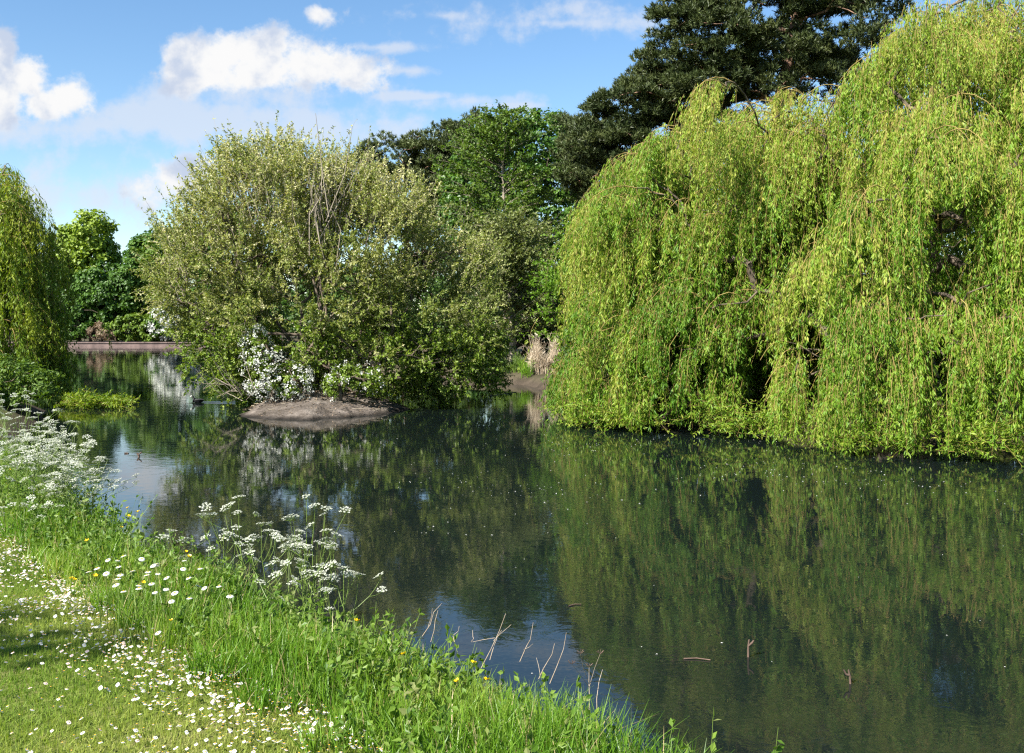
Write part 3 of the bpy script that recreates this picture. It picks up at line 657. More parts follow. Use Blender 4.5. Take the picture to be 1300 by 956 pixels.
broadleaf('evergreen_bush', 'dark thicket behind the trunk of the big willow', 'bush', 54, 1050, 34, [(900, 330, 120, 130, 2.5), (1080, 300, 160, 150, 3), (1260, 300, 150, 150, 3), (800, 400, 60, 80, 2), (960, 430, 150, 60, 2), (1150, 440, 160, 60, 2), (1180, 230, 110, 90, 3)], 1000, 80, .6, .15, .10, 'darkbush', rmax=.2, tipn=80)

broadleaf('sky_block_bush', 'dark undergrowth added beneath the big willow to close off the sky', 'bush', 55, 1120, 27.5, [(760, 440, 50, 60, .8), (800, 440, 70, 60, .8), (900, 440, 80, 70, .8), (1000, 440, 80, 70, .8), (1100, 430, 80, 70, .8), (1200, 430, 90, 75, .8), (1320, 430, 90, 80, .8), (1430, 430, 90, 80, .8)], 800, 75, .34, .12, .08, 'darkbush', rmax=.1, tipn=60)  # added bushes: keep sky light from under the crown, deepen its dark gaps
# far bank, left
FB = 'trees and bushes on the far bank'
FT = [('lime_tree', 'pale lime-green rounded tree, the tallest on the far bank', 'tree', 115, 198, [(113, 298, 32, 30, 5), (122, 335, 26, 40, 5), (95, 330, 24, 40, 5)], 210, 60, 1.5, .75, .6, 'lime'),
      ('dark_tree', 'dark glossy green tree in the middle of the far bank', 'tree', 148, 192, [(135, 372, 36, 42, 5), (165, 360, 26, 40, 5), (110, 385, 22, 40, 4)], 260, 60, 1.2, .7, .5, 'fargreen'),
      ('yellowish_tree', 'yellowish green tree on the far bank beside the pale sallow', 'tree', 192, 194, [(190, 352, 28, 46, 5), (205, 385, 30, 40, 5), (175, 395, 24, 30, 4)], 240, 60, 1.2, .7, .5, 'faryellow'),
      ('green_tree', 'deep green tree behind the yellowish one, topping the far bank skyline', 'tree', 215, 225, [(210, 310, 34, 26, 6), (240, 320, 40, 34, 6), (180, 325, 22, 24, 5), (220, 370, 60, 50, 6)], 280, 60, 1.5, .8, .6, 'fargreen'),
      ('low_bush', 'bright green low bush at the far water edge, right of the brown shrub', 'bush', 165, 188, [(165, 415, 32, 18, 3), (195, 418, 26, 18, 3)], 150, 60, .7, .5, .4, 'faryellow'),
      ('low_bush', 'dark green low bush at the far water edge, next to the left willow', 'bush', 100, 189, [(98, 415, 22, 20, 3), (75, 400, 26, 34, 3)], 130, 60, .8, .5, .4, 'fargreen'),
      ('brown_shrub', 'reddish brown leafless shrub at the far water edge', 'bush', 128, 187.6, [(126, 421, 18, 11, 2), (138, 424, 10, 8, 2)], 70, 60, .5, .4, .12, 'brownshrub'),
      ('low_bush', 'mid-green bush at the far water edge under the white hawthorn', 'bush', 280, 190, [(285, 405, 40, 28, 3), (330, 395, 40, 38, 3)], 170, 60, .9, .5, .4, 'fargreen'),
      ('green_tree', 'tall green tree on the far bank hidden behind the left part of the sallow', 'tree', 300, 200, [(285, 330, 36, 50, 6), (340, 300, 60, 60, 6), (310, 380, 60, 50, 6), (420, 320, 60, 80, 6)], 300, 60, 1.6, .8, .6, 'fargreen'),
      ('dark_tree', 'dark tree on the far bank seen through the left willow', 'tree', 40, 196, [(45, 350, 40, 60, 5), (0, 340, 50, 70, 5), (70, 370, 30, 50, 5)], 240, 60, 1.4, .8, .6, 'fargreen')]
for i, a in enumerate(FT):
    broadleaf(a[0], a[1], a[2], 60 + i, a[3], a[4], a[5], a[6], a[7], a[8], a[9], a[10], a[11], group=FB, rt=.06, rmax=.4, tipn=40)
hawthorn('large white-blossomed hawthorn on the far bank left of the sallow', 75, 238, 187.5, [(228, 400, 26, 24, 4), (212, 412, 18, 16, 3)], 120, 50, 1.0, .5, .4, 200, None, 24, 'fargreen', .55, group=FB)
# woodland beyond everything
r = RNG(80); n = 900; px = r.uniform(-350, 1500, n); Yw = r.uniform(250, 330, n)
pos = np.stack([PX(px, Yw), Yw, r.uniform(.5, 1, n) * np.interp(px, [-350, 60, 100, 250, 500, 1500], [26, 24, 15, 17, 26, 26]) * (.8 + .2 * np.sin(px * .05))], 1)
pos[: n // 3, 2] = r.uniform(0, 8, n // 3)
V, Fc, T = leaf_puffs(r, pos, np.tile(np.array([[0, -.7, .7]]), (n, 1)), 45, 5.0, 1.7, 1.4)
o = build('woodland', [(V, Fc, 0, T)], [M['fargreen']]); tag(o, 'green belt of woodland far beyond the pond', 'woodland', kind='stuff')

# low coping along the far bank
m, nt = newmat('pinkish_stone'); lk = nt.links.new
gg = N(nt, 'ShaderNodeNewGeometry'); nz = N(nt, 'ShaderNodeTexNoise'); nz.inputs['Scale'].default_value = .8; nz.inputs['Detail'].default_value = 5; lk(gg.outputs['Position'], nz.inputs[0])
rp = ramp(nt, [(.35, (.085, .058, .052)), (.65, (.18, .125, .11))]); lk(nz.outputs[0], rp.inputs[0]); pb = N(nt, 'ShaderNodeBsdfPrincipled'); pb.inputs['Roughness'].default_value = .85
lk(rp.outputs[0], pb.inputs['Base Color']); lk(pb.outputs[0], N(nt, 'ShaderNodeOutputMaterial').inputs[0]); M['stone'] = m
def boxes(bs):
    V, Fc = [], []
    for (x0, x1, y0, y1, z0, z1) in bs:
        k = len(V); V += [(x0, y0, z0), (x1, y0, z0), (x1, y1, z0), (x0, y1, z0), (x0, y0, z1), (x1, y0, z1), (x1, y1, z1), (x0, y1, z1)]
        Fc += [tuple(k + i for i in f) for f in ((0, 3, 2, 1), (4, 5, 6, 7), (0, 1, 5, 4), (1, 2, 6, 5), (2, 3, 7, 6), (3, 0, 4, 7))]
    return np.array(V, float), np.array(Fc)
V1, F1 = boxes([(-128, -43, 185.2, 185.9, -.5, .62)]); V2, F2 = boxes([(-128 + i * 4.25 + .03, -128 + (i + 1) * 4.25 - .03, 185.05, 186.1, .623, .86) for i in range(20)])
wl = thing('bank_wall', 'low pinkish stone wall edging the far water', 'wall', (-85, 185.5, 0))
build('wall_face', [(V1 - np.array([-85, 185.5, 0]), F1, 0, None)], [M['stone']], wl); build('coping', [(V2 - np.array([-85, 185.5, 0]), F2, 0, None)], [M['stone']], wl)

# ------------------------------------------------------------------ reeds
r = RNG(90)
def reed_clump(label, seed, px0, px1, Y, hmax, n, mat, name='reed_clump'):
    r = RNG(seed); px = r.uniform(px0, px1, n); Yr = Y + r.uniform(0, 1.6, n); x = PX(px, Yr); z = np.maximum(ground_z(x, Yr), 0.0) - .05
    org = np.array([PX((px0 + px1) / 2, Y), Y, .1])
    h = hmax * r.uniform(.3, 1.0, n) ** .7 * (.72 + .28 * np.sin(px * .27)); b = np.stack([x, Yr, z], 1); lean = r.normal(size=(n, 3)) * np.array([.12, .12, 0]); s = np.linspace(0, 1, 4)
    Pn = b[:, None] + (np.array([0, 0, 1.]) * h[:, None])[:, None] * s[None, :, None] + (lean * h[:, None])[:, None] * (s ** 2)[None, :, None]
    V, Fc, T = tubes(Pn, np.tile(np.array([.010, .009, .007, .004]), (n, 1)), 3, r.uniform(0, 1, n))
    t = thing(name, label, 'reeds', org)
    build('stem', [(V - org, Fc, 0, T)], [M[mat]], t)
    idx = np.repeat(np.arange(n), 5); m = len(idx); u = r.uniform(.3, 1, m); p = b[idx] + np.array([0, 0, 1.]) * (h[idx] * u)[:, None] + lean[idx] * (h[idx] * u * u)[:, None]
    V, Fc, T = leaves(p, rdir(r, m) * .6 + np.array([0, 0, .6]), rdir(r, m), r.uniform(.15, .35, m), .022, r.uniform(0, 1, m))
    build('leaf', [(V - org, Fc, 0, T)], [M[mat]], t)
reed_clump('pale dry reed stand on the bank between the channel and the big willow', 91, 672, 722, 44.3, 1.85, 380, 'reed')
reed_clump('dark green sedge lining the bank behind the dry reeds', 93, 628, 705, 45.6, .95, 420, 'alder', 'sedge_clump')
reed_clump('short green reed tuft at the foot of the dry reeds', 92, 662, 676, 44.0, .95, 130, 'hornbeam')

# ------------------------------------------------------------------ FOREGROUND BANK
def lawn_edge(y): return np.interp(y, [2, 4, 5, 6.4, 9, 12, 20], [1.5, 1.35, 1.25, 1.12, .95, 1.3, 2.0])
def scatter(r, n, x0, x1, y0, y1, f):
    x = r.uniform(x0, x1, n); y = r.uniform(y0, y1, n); d = pond_dist(x, y); k = f(x, y, d, r.uniform(0, 1, n)); return x[k], y[k], d[k]
def infov(x, y, m=.35): return (np.abs(x) < (650 / F) * y + m)
def blades(r, x, y, z, h, w, lean, tint, curve=.5, seg=3):
    n = len(x); a = r.uniform(0, 2 * pi, n); D = np.stack([np.cos(a), np.sin(a), 0 * a], 1); b = r.uniform(0, 2 * pi, n); Sd = np.stack([np.cos(b), np.sin(b), 0 * b], 1)
    s = np.linspace(0, 1, seg + 1); base = np.stack([x, y, z], 1)
    C = base[:, None] + np.array([0, 0, 1.]) * (h[:, None] * (s - .25 * np.minimum(lean, 1.6)[:, None] * s ** 2.4))[..., None] + D[:, None] * (h[:, None] * lean[:, None] * (curve * s ** 2 + (1 - curve) * s * .5))[..., None]
    wd = np.array(w)[:, None] * np.array([.8, 1, .75, .08] if seg == 3 else [1, .1])[None]
    V = np.stack([C - Sd[:, None] * wd[..., None] * .5, C + Sd[:, None] * wd[..., None] * .5], 2)
    i = np.arange(n)[:, None] * (seg + 1) * 2; j = np.arange(seg)[None] * 2
    Fc = np.stack([i + j, i + j + 1, i + j + 3, i + j + 2], -1).reshape(-1, 4)
    return V.reshape(-1, 3), Fc, np.repeat(tint, (seg + 1) * 2)
def vnoise(x, y, f, s=0.):
    return .5 + .25 * np.sin(x * f + 1.3 * np.sin(y * f * .7 + s) + s) + .25 * np.sin(y * f * 1.21 - 1.1 * np.sin(x * f * .83 + 2 * s))
r = RNG(100)
tallf = lambda x, y, d, u: (d > .02) & (d < lawn_edge(y) + .12 * np.sin(x * 9) * np.cos(y * 7)) & infov(x, y) & (u < np.clip(1.25 - y / 16, .3, 1) * (.55 + .45 * sstep(.3, .6, vnoise(x, y, 4.5))))
x, y, d = scatter(r, 620000, -9, 1.6, 2.9, 17, tallf)
edge = lawn_edge(y)
hh = (.20 + .20 * vnoise(x, y, 3.1, 1.)) * (1 - .45 * sstep(.65, 1.0, d / edge)) * np.interp(y, [3, 5, 8], [.85, 1.0, 1.0])
h = hh * r.uniform(.55, 1.25, len(x))
V, Fc, T = blades(r, x, y, ground_z(x, y) - .02, h, r.uniform(.003, .0065, len(x)) * (1 + .05 * y), np.abs(r.normal(size=len(x))) * .55 + .12, np.clip(np.where(r.uniform(0, 1, len(x)) < .06, 1.0, .78 * (.45 * vnoise(x, y, 2.3, 2.) + .55 * r.beta(2, 2.4, len(x)))), 0, 1))
tg = build('tall_grass', [(V, Fc, 0, T)], [M['grass']]); tag(tg, 'tall lush grass along the near bank', 'grass', kind='stuff')
print('tall', len(x))
# broad-leaved herbs among it
herbf = lambda x, y, d, u: (d > np.where(y < 5.5, .0, -.12)) & (d < lawn_edge(y)) & infov(x, y) & (u < .38 + .75 * sstep(.45, .7, vnoise(x, y, 2.2, 4.)) * (d < .9) + .3 * (d < .35) + .3 * (y > 7))
x, y, d = scatter(r, 16000, -9, 1.6, 2.9, 17, herbf); n = len(x)
hz = np.maximum(ground_z(x, y), -.02); hp = r.uniform(.16, .42, n) * (1 + .25 * (y > 6.5))
pos = np.stack([x, y, hz], 1); dd = np.stack([r.normal(size=n) * .25, r.normal(size=n) * .25, np.ones(n)], 1)
(V, Fc, T), (V2, F2, _) = shoots(r, pos, dd, hp, 20, .038, .021, np.clip(r.normal(.45, .22, n), 0, 1), .8, .0022)
hb = build('leafy_herbs', [(V, Fc, 0, T), (V2, F2, 1, None)], [M['herb'], M['stemgreen']]); tag(hb, 'leafy wild herbs tangled in the bank grass', 'herbs', kind='stuff')
# mown lawn
lawnf = lambda x, y, d, u: (d > lawn_edge(y) - .12) & (d < 5.5) & infov(x, y) & (u < np.clip(1.4 - y / 9, .2, 1))
x, y, d = scatter(r, 620000, -6.5, .6, 3.0, 12, lawnf)
V, Fc, T = blades(r, x, y, ground_z(x, y) - .004, r.uniform(.018, .05, len(x)), r.uniform(.003, .006, len(x)), np.abs(r.normal(size=len(x))) * .9, np.clip(.5 * vnoise(x, y, 1.9, 5.) + .5 * r.beta(1.6, 2.2, len(x)), 0, 1), seg=1)
lg = build('lawn', [(V, Fc, 0, T)], [M['lawn']]); tag(lg, 'short mown lawn with worn yellow patches', 'lawn', kind='stuff'); print('lawn', len(x))

# --- flowers
def disc_flower(rad, np_, w, droop, disc, petal_mat, disc_mat, cup=0.):
    V, Fc = [], []
    for i in range(np_):
        a = 2 * pi * i / np_; c, s = math.cos(a), math.sin(a); k = len(V)
        for (rr_, ww, zz) in ((disc * .7, w * .35, 0), (rad * .65, w * .5, cup * .6), (rad, w * .22, -droop + cup)):
            V += [(c * rr_ - s * ww, s * rr_ + c * ww, zz + .0004 * (i % 2)), (c * rr_ + s * ww, s * rr_ - c * ww, zz + .0004 * (i % 2))]
        Fc += [(k, k + 1, k + 3, k + 2), (k + 2, k + 3, k + 5, k + 4)]
    ch_p = (np.array(V), np.array(Fc), 0, None)
    V, Fc = [], []; ns = 8
    for j, (rr_, zz) in enumerate(((disc, -.001), (disc * .85, disc * .35), (disc * .4, disc * .5))):
        V += [(math.cos(2 * pi * i / ns) * rr_, math.sin(2 * pi * i / ns) * rr_, zz) for i in range(ns)]
    for j in range(2): Fc += [(j * ns + i, j * ns + (i + 1) % ns, (j + 1) * ns + (i + 1) % ns, (j + 1) * ns + i) for i in range(ns)]
    Fc += [(16, 17, 18, 19), (16, 19, 20, 23), (20, 21, 22, 23)]
    return ch_p, (np.array(V), np.array(Fc), 1, None)
LABD = 'tiny white lawn daisy open on the mown grass'
a, b = disc_flower(.0095, 10, .0062, .0006, .0036, 0, 0)
r = RNG(120)
def dens(x, y, d):   # thick along the edge of the long grass and in drifts
    e = d - lawn_edge(y); return np.exp(-np.clip(e, -.1, 9) / .38) * 1.0 * (.35 + .65 * sstep(.35, .6, vnoise(x, y, 5.3, 3.))) + .28 * sstep(.5, .75, vnoise(x, y, 3.6, 7.)) + .05
x, y, d = scatter(r, 40000, -6.0, .4, 3.1, 10.5, lambda x, y, d, u: (d > lawn_edge(y) - .18) & (d < 5) & infov(x, y, .1) & (u < dens(x, y, d)))
order = np.argsort(np.hypot(x, y)); x, y = x[order], y[order]
z = ground_z(x, y) + r.uniform(.03, .055, len(x))
proto = build('daisy', [a, b], [M['petal'], M['yolk']]); mesh = proto.data; print('daisies', len(x))
V0 = np.concatenate([a[0], b[0]]); NI = min(290, len(x))
for i in range(NI):
    o = proto if i == 0 else proto.copy()
    if i: COL.objects.link(o)
    o.location = (x[i], y[i], z[i]); s = r.uniform(.8, 1.3); o.scale = (s, s, s); o.rotation_euler = (r.normal() * .35 + .2, r.normal() * .35, r.uniform(0, 6))
    tag(o, LABD, 'daisy', 'daisies scattered over the lawn')
xr, yr, zr = x[NI:], y[NI:], z[NI:]; n = len(xr)
qa = 8; ang = np.arange(qa) / qa * 2 * pi; base = np.stack([np.cos(ang), np.sin(ang), 0 * ang], 1)
tl = r.normal(size=(n, 2)) * .3; cen = np.stack([xr, yr, zr], 1)
rad = .0095 * r.uniform(.75, 1.25, n); Vd = cen[:, None] + base[None] * rad[:, None, None] * (1 - .25 * (np.arange(qa) % 2))[None, :, None]; Vd[:, :, 2] += (base[None, :, 0] * tl[:, :1] + base[None, :, 1] * tl[:, 1:]) * rad[:, None]
Fd = (np.arange(n)[:, None] * qa + np.arange(qa)[None])
base2 = base * .0034; Vy = cen[:, None] + base2[None]; Vy[:, :, 2] += .003
pk = r.uniform(0, 1, n) < .18
dz = build('daisy_drift', [(Vd[~pk].reshape(-1, 3), Fd[:(~pk).sum()], 0, None), (Vd[pk].reshape(-1, 3), Fd[:pk.sum()], 2, None), (Vy.reshape(-1, 3), Fd, 1, None)], [M['petal'], M['yolk'], M['pinkpetal']])
tag(dz, 'drift of tiny white daisies along the lawn edge', 'daisies', kind='stuff')

def stalk(name, pts, r0, r1, mat, parent, sides=5):
    pts = np.array(pts, float); V, Fc, _ = tubes(pts[None], np.linspace(r0, r1, len(pts))[None], sides); return build(name, [(V, Fc, 0, None)], [M[mat]], parent, smooth=True)
def gz(x, y): return float(ground_z(np.array([x]), np.array([y]))[0])
# ox-eye daisies
ca, cb = disc_flower(.0175, 15, .0065, .003, .0058, 0, 0)
ox = thing('oxeye_daisy', 'white ox-eye daisy with a yellow eye on a tall stem in the long grass', 'daisy', (0, 0, 0), 'ox-eye daisies in the long grass')
stalk('stem', [(0, 0, -.1), (.01, 0, .12), (.015, .01, .3)], .0018, .0014, 'stemgreen', ox)
fh = build('petals', [(ca[0], ca[1], 0, None)], [M['petal']], ox, (.015, .01, .30)); fh.rotation_euler = (.18, -.1, 0)
fd = build('eye', [(cb[0], cb[1], 0, None)], [M['yolk']], fh)
spots = [(150, 706), (139, 719), (130, 722), (163, 727), (175, 723), (187, 724), (184, 731), (199, 717), (205, 717), (211, 713), (168, 706), (176, 704), (153, 736), (158, 743), (165, 748), (204, 747), (213, 752), (198, 752), (231, 748), (228, 760), (256, 733), (271, 734), (225, 718), (242, 712), (248, 719), (225, 729), (120, 745), (148, 752), (217, 790), (110, 728), (273, 753), (135, 712), (172, 739), (160, 720), (193, 742), (207, 733), (290, 745), (146, 730)]
r = RNG(130)
for i, (px, py) in enumerate(spots):
    yy = 1.33 * F / (py - HY); s = r.uniform(.85, 1.15); xx = PX(px, yy)
    o = ox if i == 0 else copy_tree(ox)
    o.location = (xx - .015, yy, H - 1.33 - .30 * s); o.rotation_euler = (r.normal() * .25, r.normal() * .22, r.normal() * .9); o.scale = (s, s, s)
# buttercups
ba, bb = disc_flower(.013, 5, .014, -.004, .004, 0, 0, .004)
bc = thing('buttercup', 'small yellow buttercup poking out of the bank grass', 'buttercup', (0, 0, 0), 'buttercups in the bank grass')
stalk('stem', [(0, 0, -.15), (.01, 0, .12), (.012, .008, .3)], .0014, .0011, 'stemgreen', bc)
f_ = build('flower', [ba, (bb[0], bb[1], 1, None)], [M['buttercup'], M['yolk']], bc, (.012, .008, .30)); f_.rotation_euler = (.35, -.2, 0)
bsp = [(165, 645), (170, 645), (168, 653), (160, 660), (175, 658), (107, 690), (115, 682), (233, 690), (92, 727), (97, 726), (132, 735), (250, 709), (186, 732), (450, 790), (526, 823), (606, 838), (592, 853), (628, 864), (8, 590), (211, 774)]
for i, (px, py) in enumerate(bsp):
    yy = (1.35 if px > 200 else 1.3) * F / (py - HY); o = bc if i == 0 else copy_tree(bc)
    o.location = (PX(px, yy) - .012, yy, H - (1.35 if px > 200 else 1.3) - .30); o.rotation_euler = (r.normal() * .1, r.normal() * .1, r.uniform(0, 6)); s = r.uniform(.8, 1.1); o.scale = (s, s, s)
# cow parsley
def umbel_mesh(seed, nu=11, R=.036):
    r = RNG(seed); fl, st = [], []
    ga = np.arange(nu) * 2.39996; rr_ = R * np.sqrt((np.arange(nu) + .5) / nu); tips = np.stack([rr_ * np.cos(ga), rr_ * np.sin(ga), .03 - rr_ ** 2 * 5 + r.normal(size=nu) * .002], 1)
    base = np.zeros((nu, 3)); mid = tips * .5 + np.array([0, 0, .004])
    V, Fc, _ = tubes(np.stack([base, mid, tips], 1), np.tile(np.array([.0008, .0007, .0006]), (nu, 1)), 3); chs = [(V, Fc, 1, None)]
    idx = np.repeat(np.arange(nu), 15); m = len(idx); o = ball(r, m) * np.array([.0095, .0095, .003]); nv = nrm(o * 40 + r.normal(size=(m, 3)) * .35 + np.array([0, 0, 1.])); d = np.cross(nv, rdir(r, m))
    p = tips[idx] + o + np.array([0, 0, .003])
    V, Fc, T = leaves(p - nrm(d) * .003, d, nv, r.uniform(.005, .0088, m), r.uniform(.0045, .0072, m), r.uniform(0, 1, m), .1, .5)
    chs.append((V, Fc, 0, T)); return chs
UM = []
for s in range(3):
    o = build('umbel', umbel_mesh(140 + s, 9 + s * 2, .032 + .006 * s), [M['umbel'], M['stemgreen']]); UM.append(o.data); bpy.data.objects.remove(o)
def cow_parsley(label, seed, x, y, h, n_br, group, spread=.35, ub=2, leaf_n=5):
    r = RNG(seed); bz = gz(x, y); t = thing('cow_parsley', label, 'wildflower', (x, y, bz), group)
    main = np.stack([np.linspace(0, r.normal() * .06, 6), np.linspace(0, r.normal() * .06, 6), np.linspace(-.03, h * .8, 6)], 1)
    ch = []; V, Fc, _ = tubes(main[None], np.linspace(.0055, .003, 6)[None], 5); ch.append((V, Fc, 0, None)); heads = [(main[-1] + np.array([0, 0, h * .2]), main[-1])]
    for i in range(n_br):
        z0 = h * r.uniform(.28, .75); a = r.uniform(0, 2 * pi); p0 = np.array([np.interp(z0, main[:, 2], main[:, 0]), np.interp(z0, main[:, 2], main[:, 1]), z0])
        tip = p0 + np.array([math.cos(a), math.sin(a), 0]) * spread * r.uniform(.35, 1.0) + np.array([0, 0, (h - z0) * r.uniform(.45, .95)])
        node = p0 * .45 + tip * .55 + np.array([math.cos(a), math.sin(a), -.3]) * .03
        V, Fc, _ = tubes(np.stack([p0, (p0 + node) / 2 + np.array([0, 0, -.01]), node])[None], np.array([[.0028, .0025, .002]]), 4); ch.append((V, Fc, 0, None))
        heads.append((tip, node))
        for k in range(r.integers(0, ub + 1)):
            heads.append((tip + r.normal(size=3) * np.array([.075, .075, .045]) - np.array([0, 0, .02]), node))
    for tip, node in heads:
        V, Fc, _ = tubes(np.stack([node, (node + tip) / 2 + np.array([0, 0, -.006]), tip])[None], np.array([[.0017, .0015, .0012]]), 3); ch.append((V, Fc, 0, None))
    build('stem', ch, [M['stemgreen']], t)
    for tip, node in heads:
        o = bpy.data.objects.new('umbel', UM[int(r.integers(0, 3))]); COL.objects.link(o); o.parent = t; o.location = tip; s = r.uniform(.75, 1.25); o.scale = (s, s, s)
        dv = tip - node; o.rotation_euler = (-math.atan2(dv[1], max(dv[2], .03)) * .35 + r.normal() * .18 + .12, math.atan2(dv[0], max(dv[2], .03)) * .35 + r.normal() * .18, r.uniform(0, 6))
    # ferny leaves low down
    nn = leaf_n * 46; li = np.repeat(np.arange(leaf_n), 46); a = r.uniform(0, 2 * pi, leaf_n)[li]; u = r.uniform(.2, 1, nn); z0 = (h * r.uniform(.08, .5, leaf_n))[li]; ln = r.uniform(.14, .26, leaf_n)[li]
    D = np.stack([np.cos(a), np.sin(a), .35 + 0 * a], 1); Q = np.stack([-np.sin(a), np.cos(a), 0 * a], 1); lat = r.uniform(-1, 1, nn) * (1 - u) * .09
    p = np.stack([0 * a, 0 * a, z0], 1) + D * (ln * u)[:, None] + Q * lat[:, None] - np.array([0, 0, 1.]) * (.25 * ln * u * u)[:, None]
    V, Fc, T = leaves(p, D + Q * np.sign(lat)[:, None] * .8, np.array([0, 0, 1.]) + r.normal(size=(nn, 3)) * .3, .03, .011, np.clip(r.normal(.45, .2, nn), 0, 1)); build('foliage', [(V, Fc, 0, T)], [M['herb']], t)
    return t
GL, GC = 'cow parsley in the thick white clump at the left', 'cow parsley standing against the dark water'
left = [(-20, 9.3, 1.02), (12, 9.8, .98), (35, 9.5, .92), (55, 9.9, .95), (70, 9.2, .84), (88, 9.6, .86), (104, 9.35, .74), (118, 9.5, .66), (28, 8.9, .80), (52, 8.8, .74), (78, 8.75, .66), (96, 8.7, .56), (8, 8.6, .8), (-10, 10.4, 1.15), (20, 10.8, 1.2), (60, 10.3, 1.0), (40, 10.2, 1.0), (90, 9.0, .7), (64, 9.4, .82), (110, 9.05, .55), (24, 9.3, .88), (82, 10.0, .86)]
for i, (px, yy, h) in enumerate(left):
    cow_parsley('white cow parsley plant within the thick clump at the left edge of the bank', 200 + i, PX(px, yy), yy, h, 9, GL, .34, 2, 3)
mid = [('tall cow parsley, the highest stem of the central group', 385, 6.35, 1.10, 6, .22), ('cow parsley leaning left of the central group, over the herbs', 315, 6.9, .92, 6, .30),
       ('dense cow parsley in the middle of the central group', 352, 6.5, .86, 10, .24), ('airy cow parsley just right of the tallest stem', 405, 6.3, .95, 7, .24),
       ('cow parsley on the right of the central group, reaching over the water', 440, 6.15, .72, 8, .26), ('short cow parsley low at the front of the central group', 382, 6.15, .70, 8, .2),
       ('small sparse cow parsley left of the central group', 285, 7.1, .62, 5, .22)]
for i, (lb, px, yy, h, nb, spd) in enumerate(mid): cow_parsley(lb, 240 + i, PX(px, yy), yy, h, nb, GC, spd, 2, 5)
cow_parsley('single short cow parsley among herbs at the left middle of the bank', 260, PX(222, 7.7), 7.7, .5, 4, GC, .15, 1, 4)
cow_parsley('low cow parsley at the lawn edge near the left frame edge', 261, PX(35, 8.1), 8.1, .36, 7, GL, .3, 2, 3)

# dry stalks on the shore
def px_to(px, py, Y): return P(px, py, Y)
def dry(label, px, py, tx, ty, Y, forks=(), name='dry_stalk', dead=None):
    b = px_to(px, py, Y); tip = px_to(tx, ty, Y + .05); t = thing(name, label, 'dry stalk', b, 'dry stalks on the shore')
    r = RNG(int(px * 7 + py)); v = tip - b; ch = [b * 0, v * .35 + r.normal(size=3) * .006, v * .7 + r.normal(size=3) * .008, v]
    stalk('stem', ch, .0022, .0010, 'drystem', t, 4)
    for (u, fx, fy) in forks:
        s = v * u; e = px_to(fx, fy, Y + r.normal() * .08) - b; stalk('branch', [s, (s + e) / 2 + r.normal(size=3) * .004, e], .0014, .0008, 'drystem', t, 4)
    return t
DS = [('dry stalk pair, leftmost on the shore beside the dark water', 536, 808, 561, 766, 5.0, ((.3, 549, 772),)), ('thin dry stalk just right of the leftmost pair', 547, 815, 556, 775, 4.95, ()),
      ('short upright dry stalk between the two tall ones', 577, 815, 583, 795, 4.9, ()), ('stubby dry stalk left of the tall forked one', 598, 815, 600, 800, 4.85, ()),
      ('tall forked dry stalk with a pale tip', 611, 848, 642, 779, 4.75, ((.5, 649, 793), (.55, 600, 815))), ('slanting dry stalk right of the tall forked one', 622, 838, 637, 800, 4.75, ()),
      ('straight tall dry stalk with one side fork in front of the blue reflection', 660, 840, 677, 790, 4.6, ((.3, 677, 817),)), ('dry stalk with two forks near the end of the grass', 684, 862, 704, 817, 4.5, ((.3, 692, 850), (.1, 681, 835))),
      ('long thin dry stalk, rightmost of the shore grass', 698, 868, 719, 803, 4.45, ())]
for a_ in DS: dry(*a_)
du = dry('brown dead umbel skeleton with curled spokes, by the water', 748, 905, 748, 846, 4.35, ((.55, 726, 843), (.55, 762, 830), (.62, 737, 830)), 'dead_umbel')
r = RNG(301)
for (fx, fy) in ((748, 846), (726, 843), (762, 830), (737, 830)):
    c = px_to(fx, fy, 4.38) - np.array(du.location); k = 9; aa = np.arange(k) / k * 2 * pi; e = np.stack([np.cos(aa) * .016, np.sin(aa) * .016, .010 + r.normal(size=k) * .003], 1)
    V, Fc, _ = tubes(np.stack([np.tile(c, (k, 1)), c + e * .6, c + e + np.array([0, 0, .002])], 1), np.tile(np.array([.0010, .0009, .0016]), (k, 1)), 3); build('spoke_cluster', [(V, Fc, 0, None)], [M['wetwood']], du)
dry('short dry stalk beside the dead umbel', 758, 905, 765, 850, 4.35, ())

# twigs in the water
def water_twig(label, lines, Y, rad=.010, name='water_twig'):
    pts = [[px_to(px, py, Y) for px, py in l] for l in lines]; b = pts[0][0].copy(); t = thing(name, label, 'twig', (b[0], b[1], 0), 'twigs in the water')
    o = np.array([b[0], b[1], 0])
    for i, l in enumerate(pts):
        l = [p - o for p in l]; 
        if i == 0: l[0] = l[0] * np.array([1, 1, 0]) + np.array([0, 0, -.12])
        stalk('stick', l, rad, rad * .6, 'wetwood', t, 6)
yT = H * F / (834 - HY)
water_twig('brown snag with two short prongs poking out of the open water', [[(950, 834), (950, 822), (951, 812)], [(950, 820), (955, 816), (957, 813)]], yT, .010)
yT = H * F / (868 - HY)
water_twig('forked Y shaped twig poking out of the water at the bottom right', [[(1081, 868), (1079, 858), (1077, 850)], [(1078, 857), (1074, 856), (1071, 850)]], yT, .009)
yT = H * F / (580 - HY)
water_twig('small dark V shaped twig in the sky reflection at the left', [[(178, 583), (176, 577), (180, 574)], [(176, 578), (174, 575)]], yT, .02)
def floating(label, x0, y0, x1, y1, rad):
    Y0, Y1 = H * F / (y0 - HY), H * F / (y1 - HY); p0, p1 = np.array([PX(x0, Y0), Y0, .004]), np.array([PX(x1, Y1), Y1, .006]); t = thing('floating_stick', label, 'stick', p0, 'twigs in the water')
    stalk('stick', [p0 - p0, (p1 - p0) * .5 + np.array([0, .02, .002]), p1 - p0], rad, rad * .6, 'wetwood', t, 6)
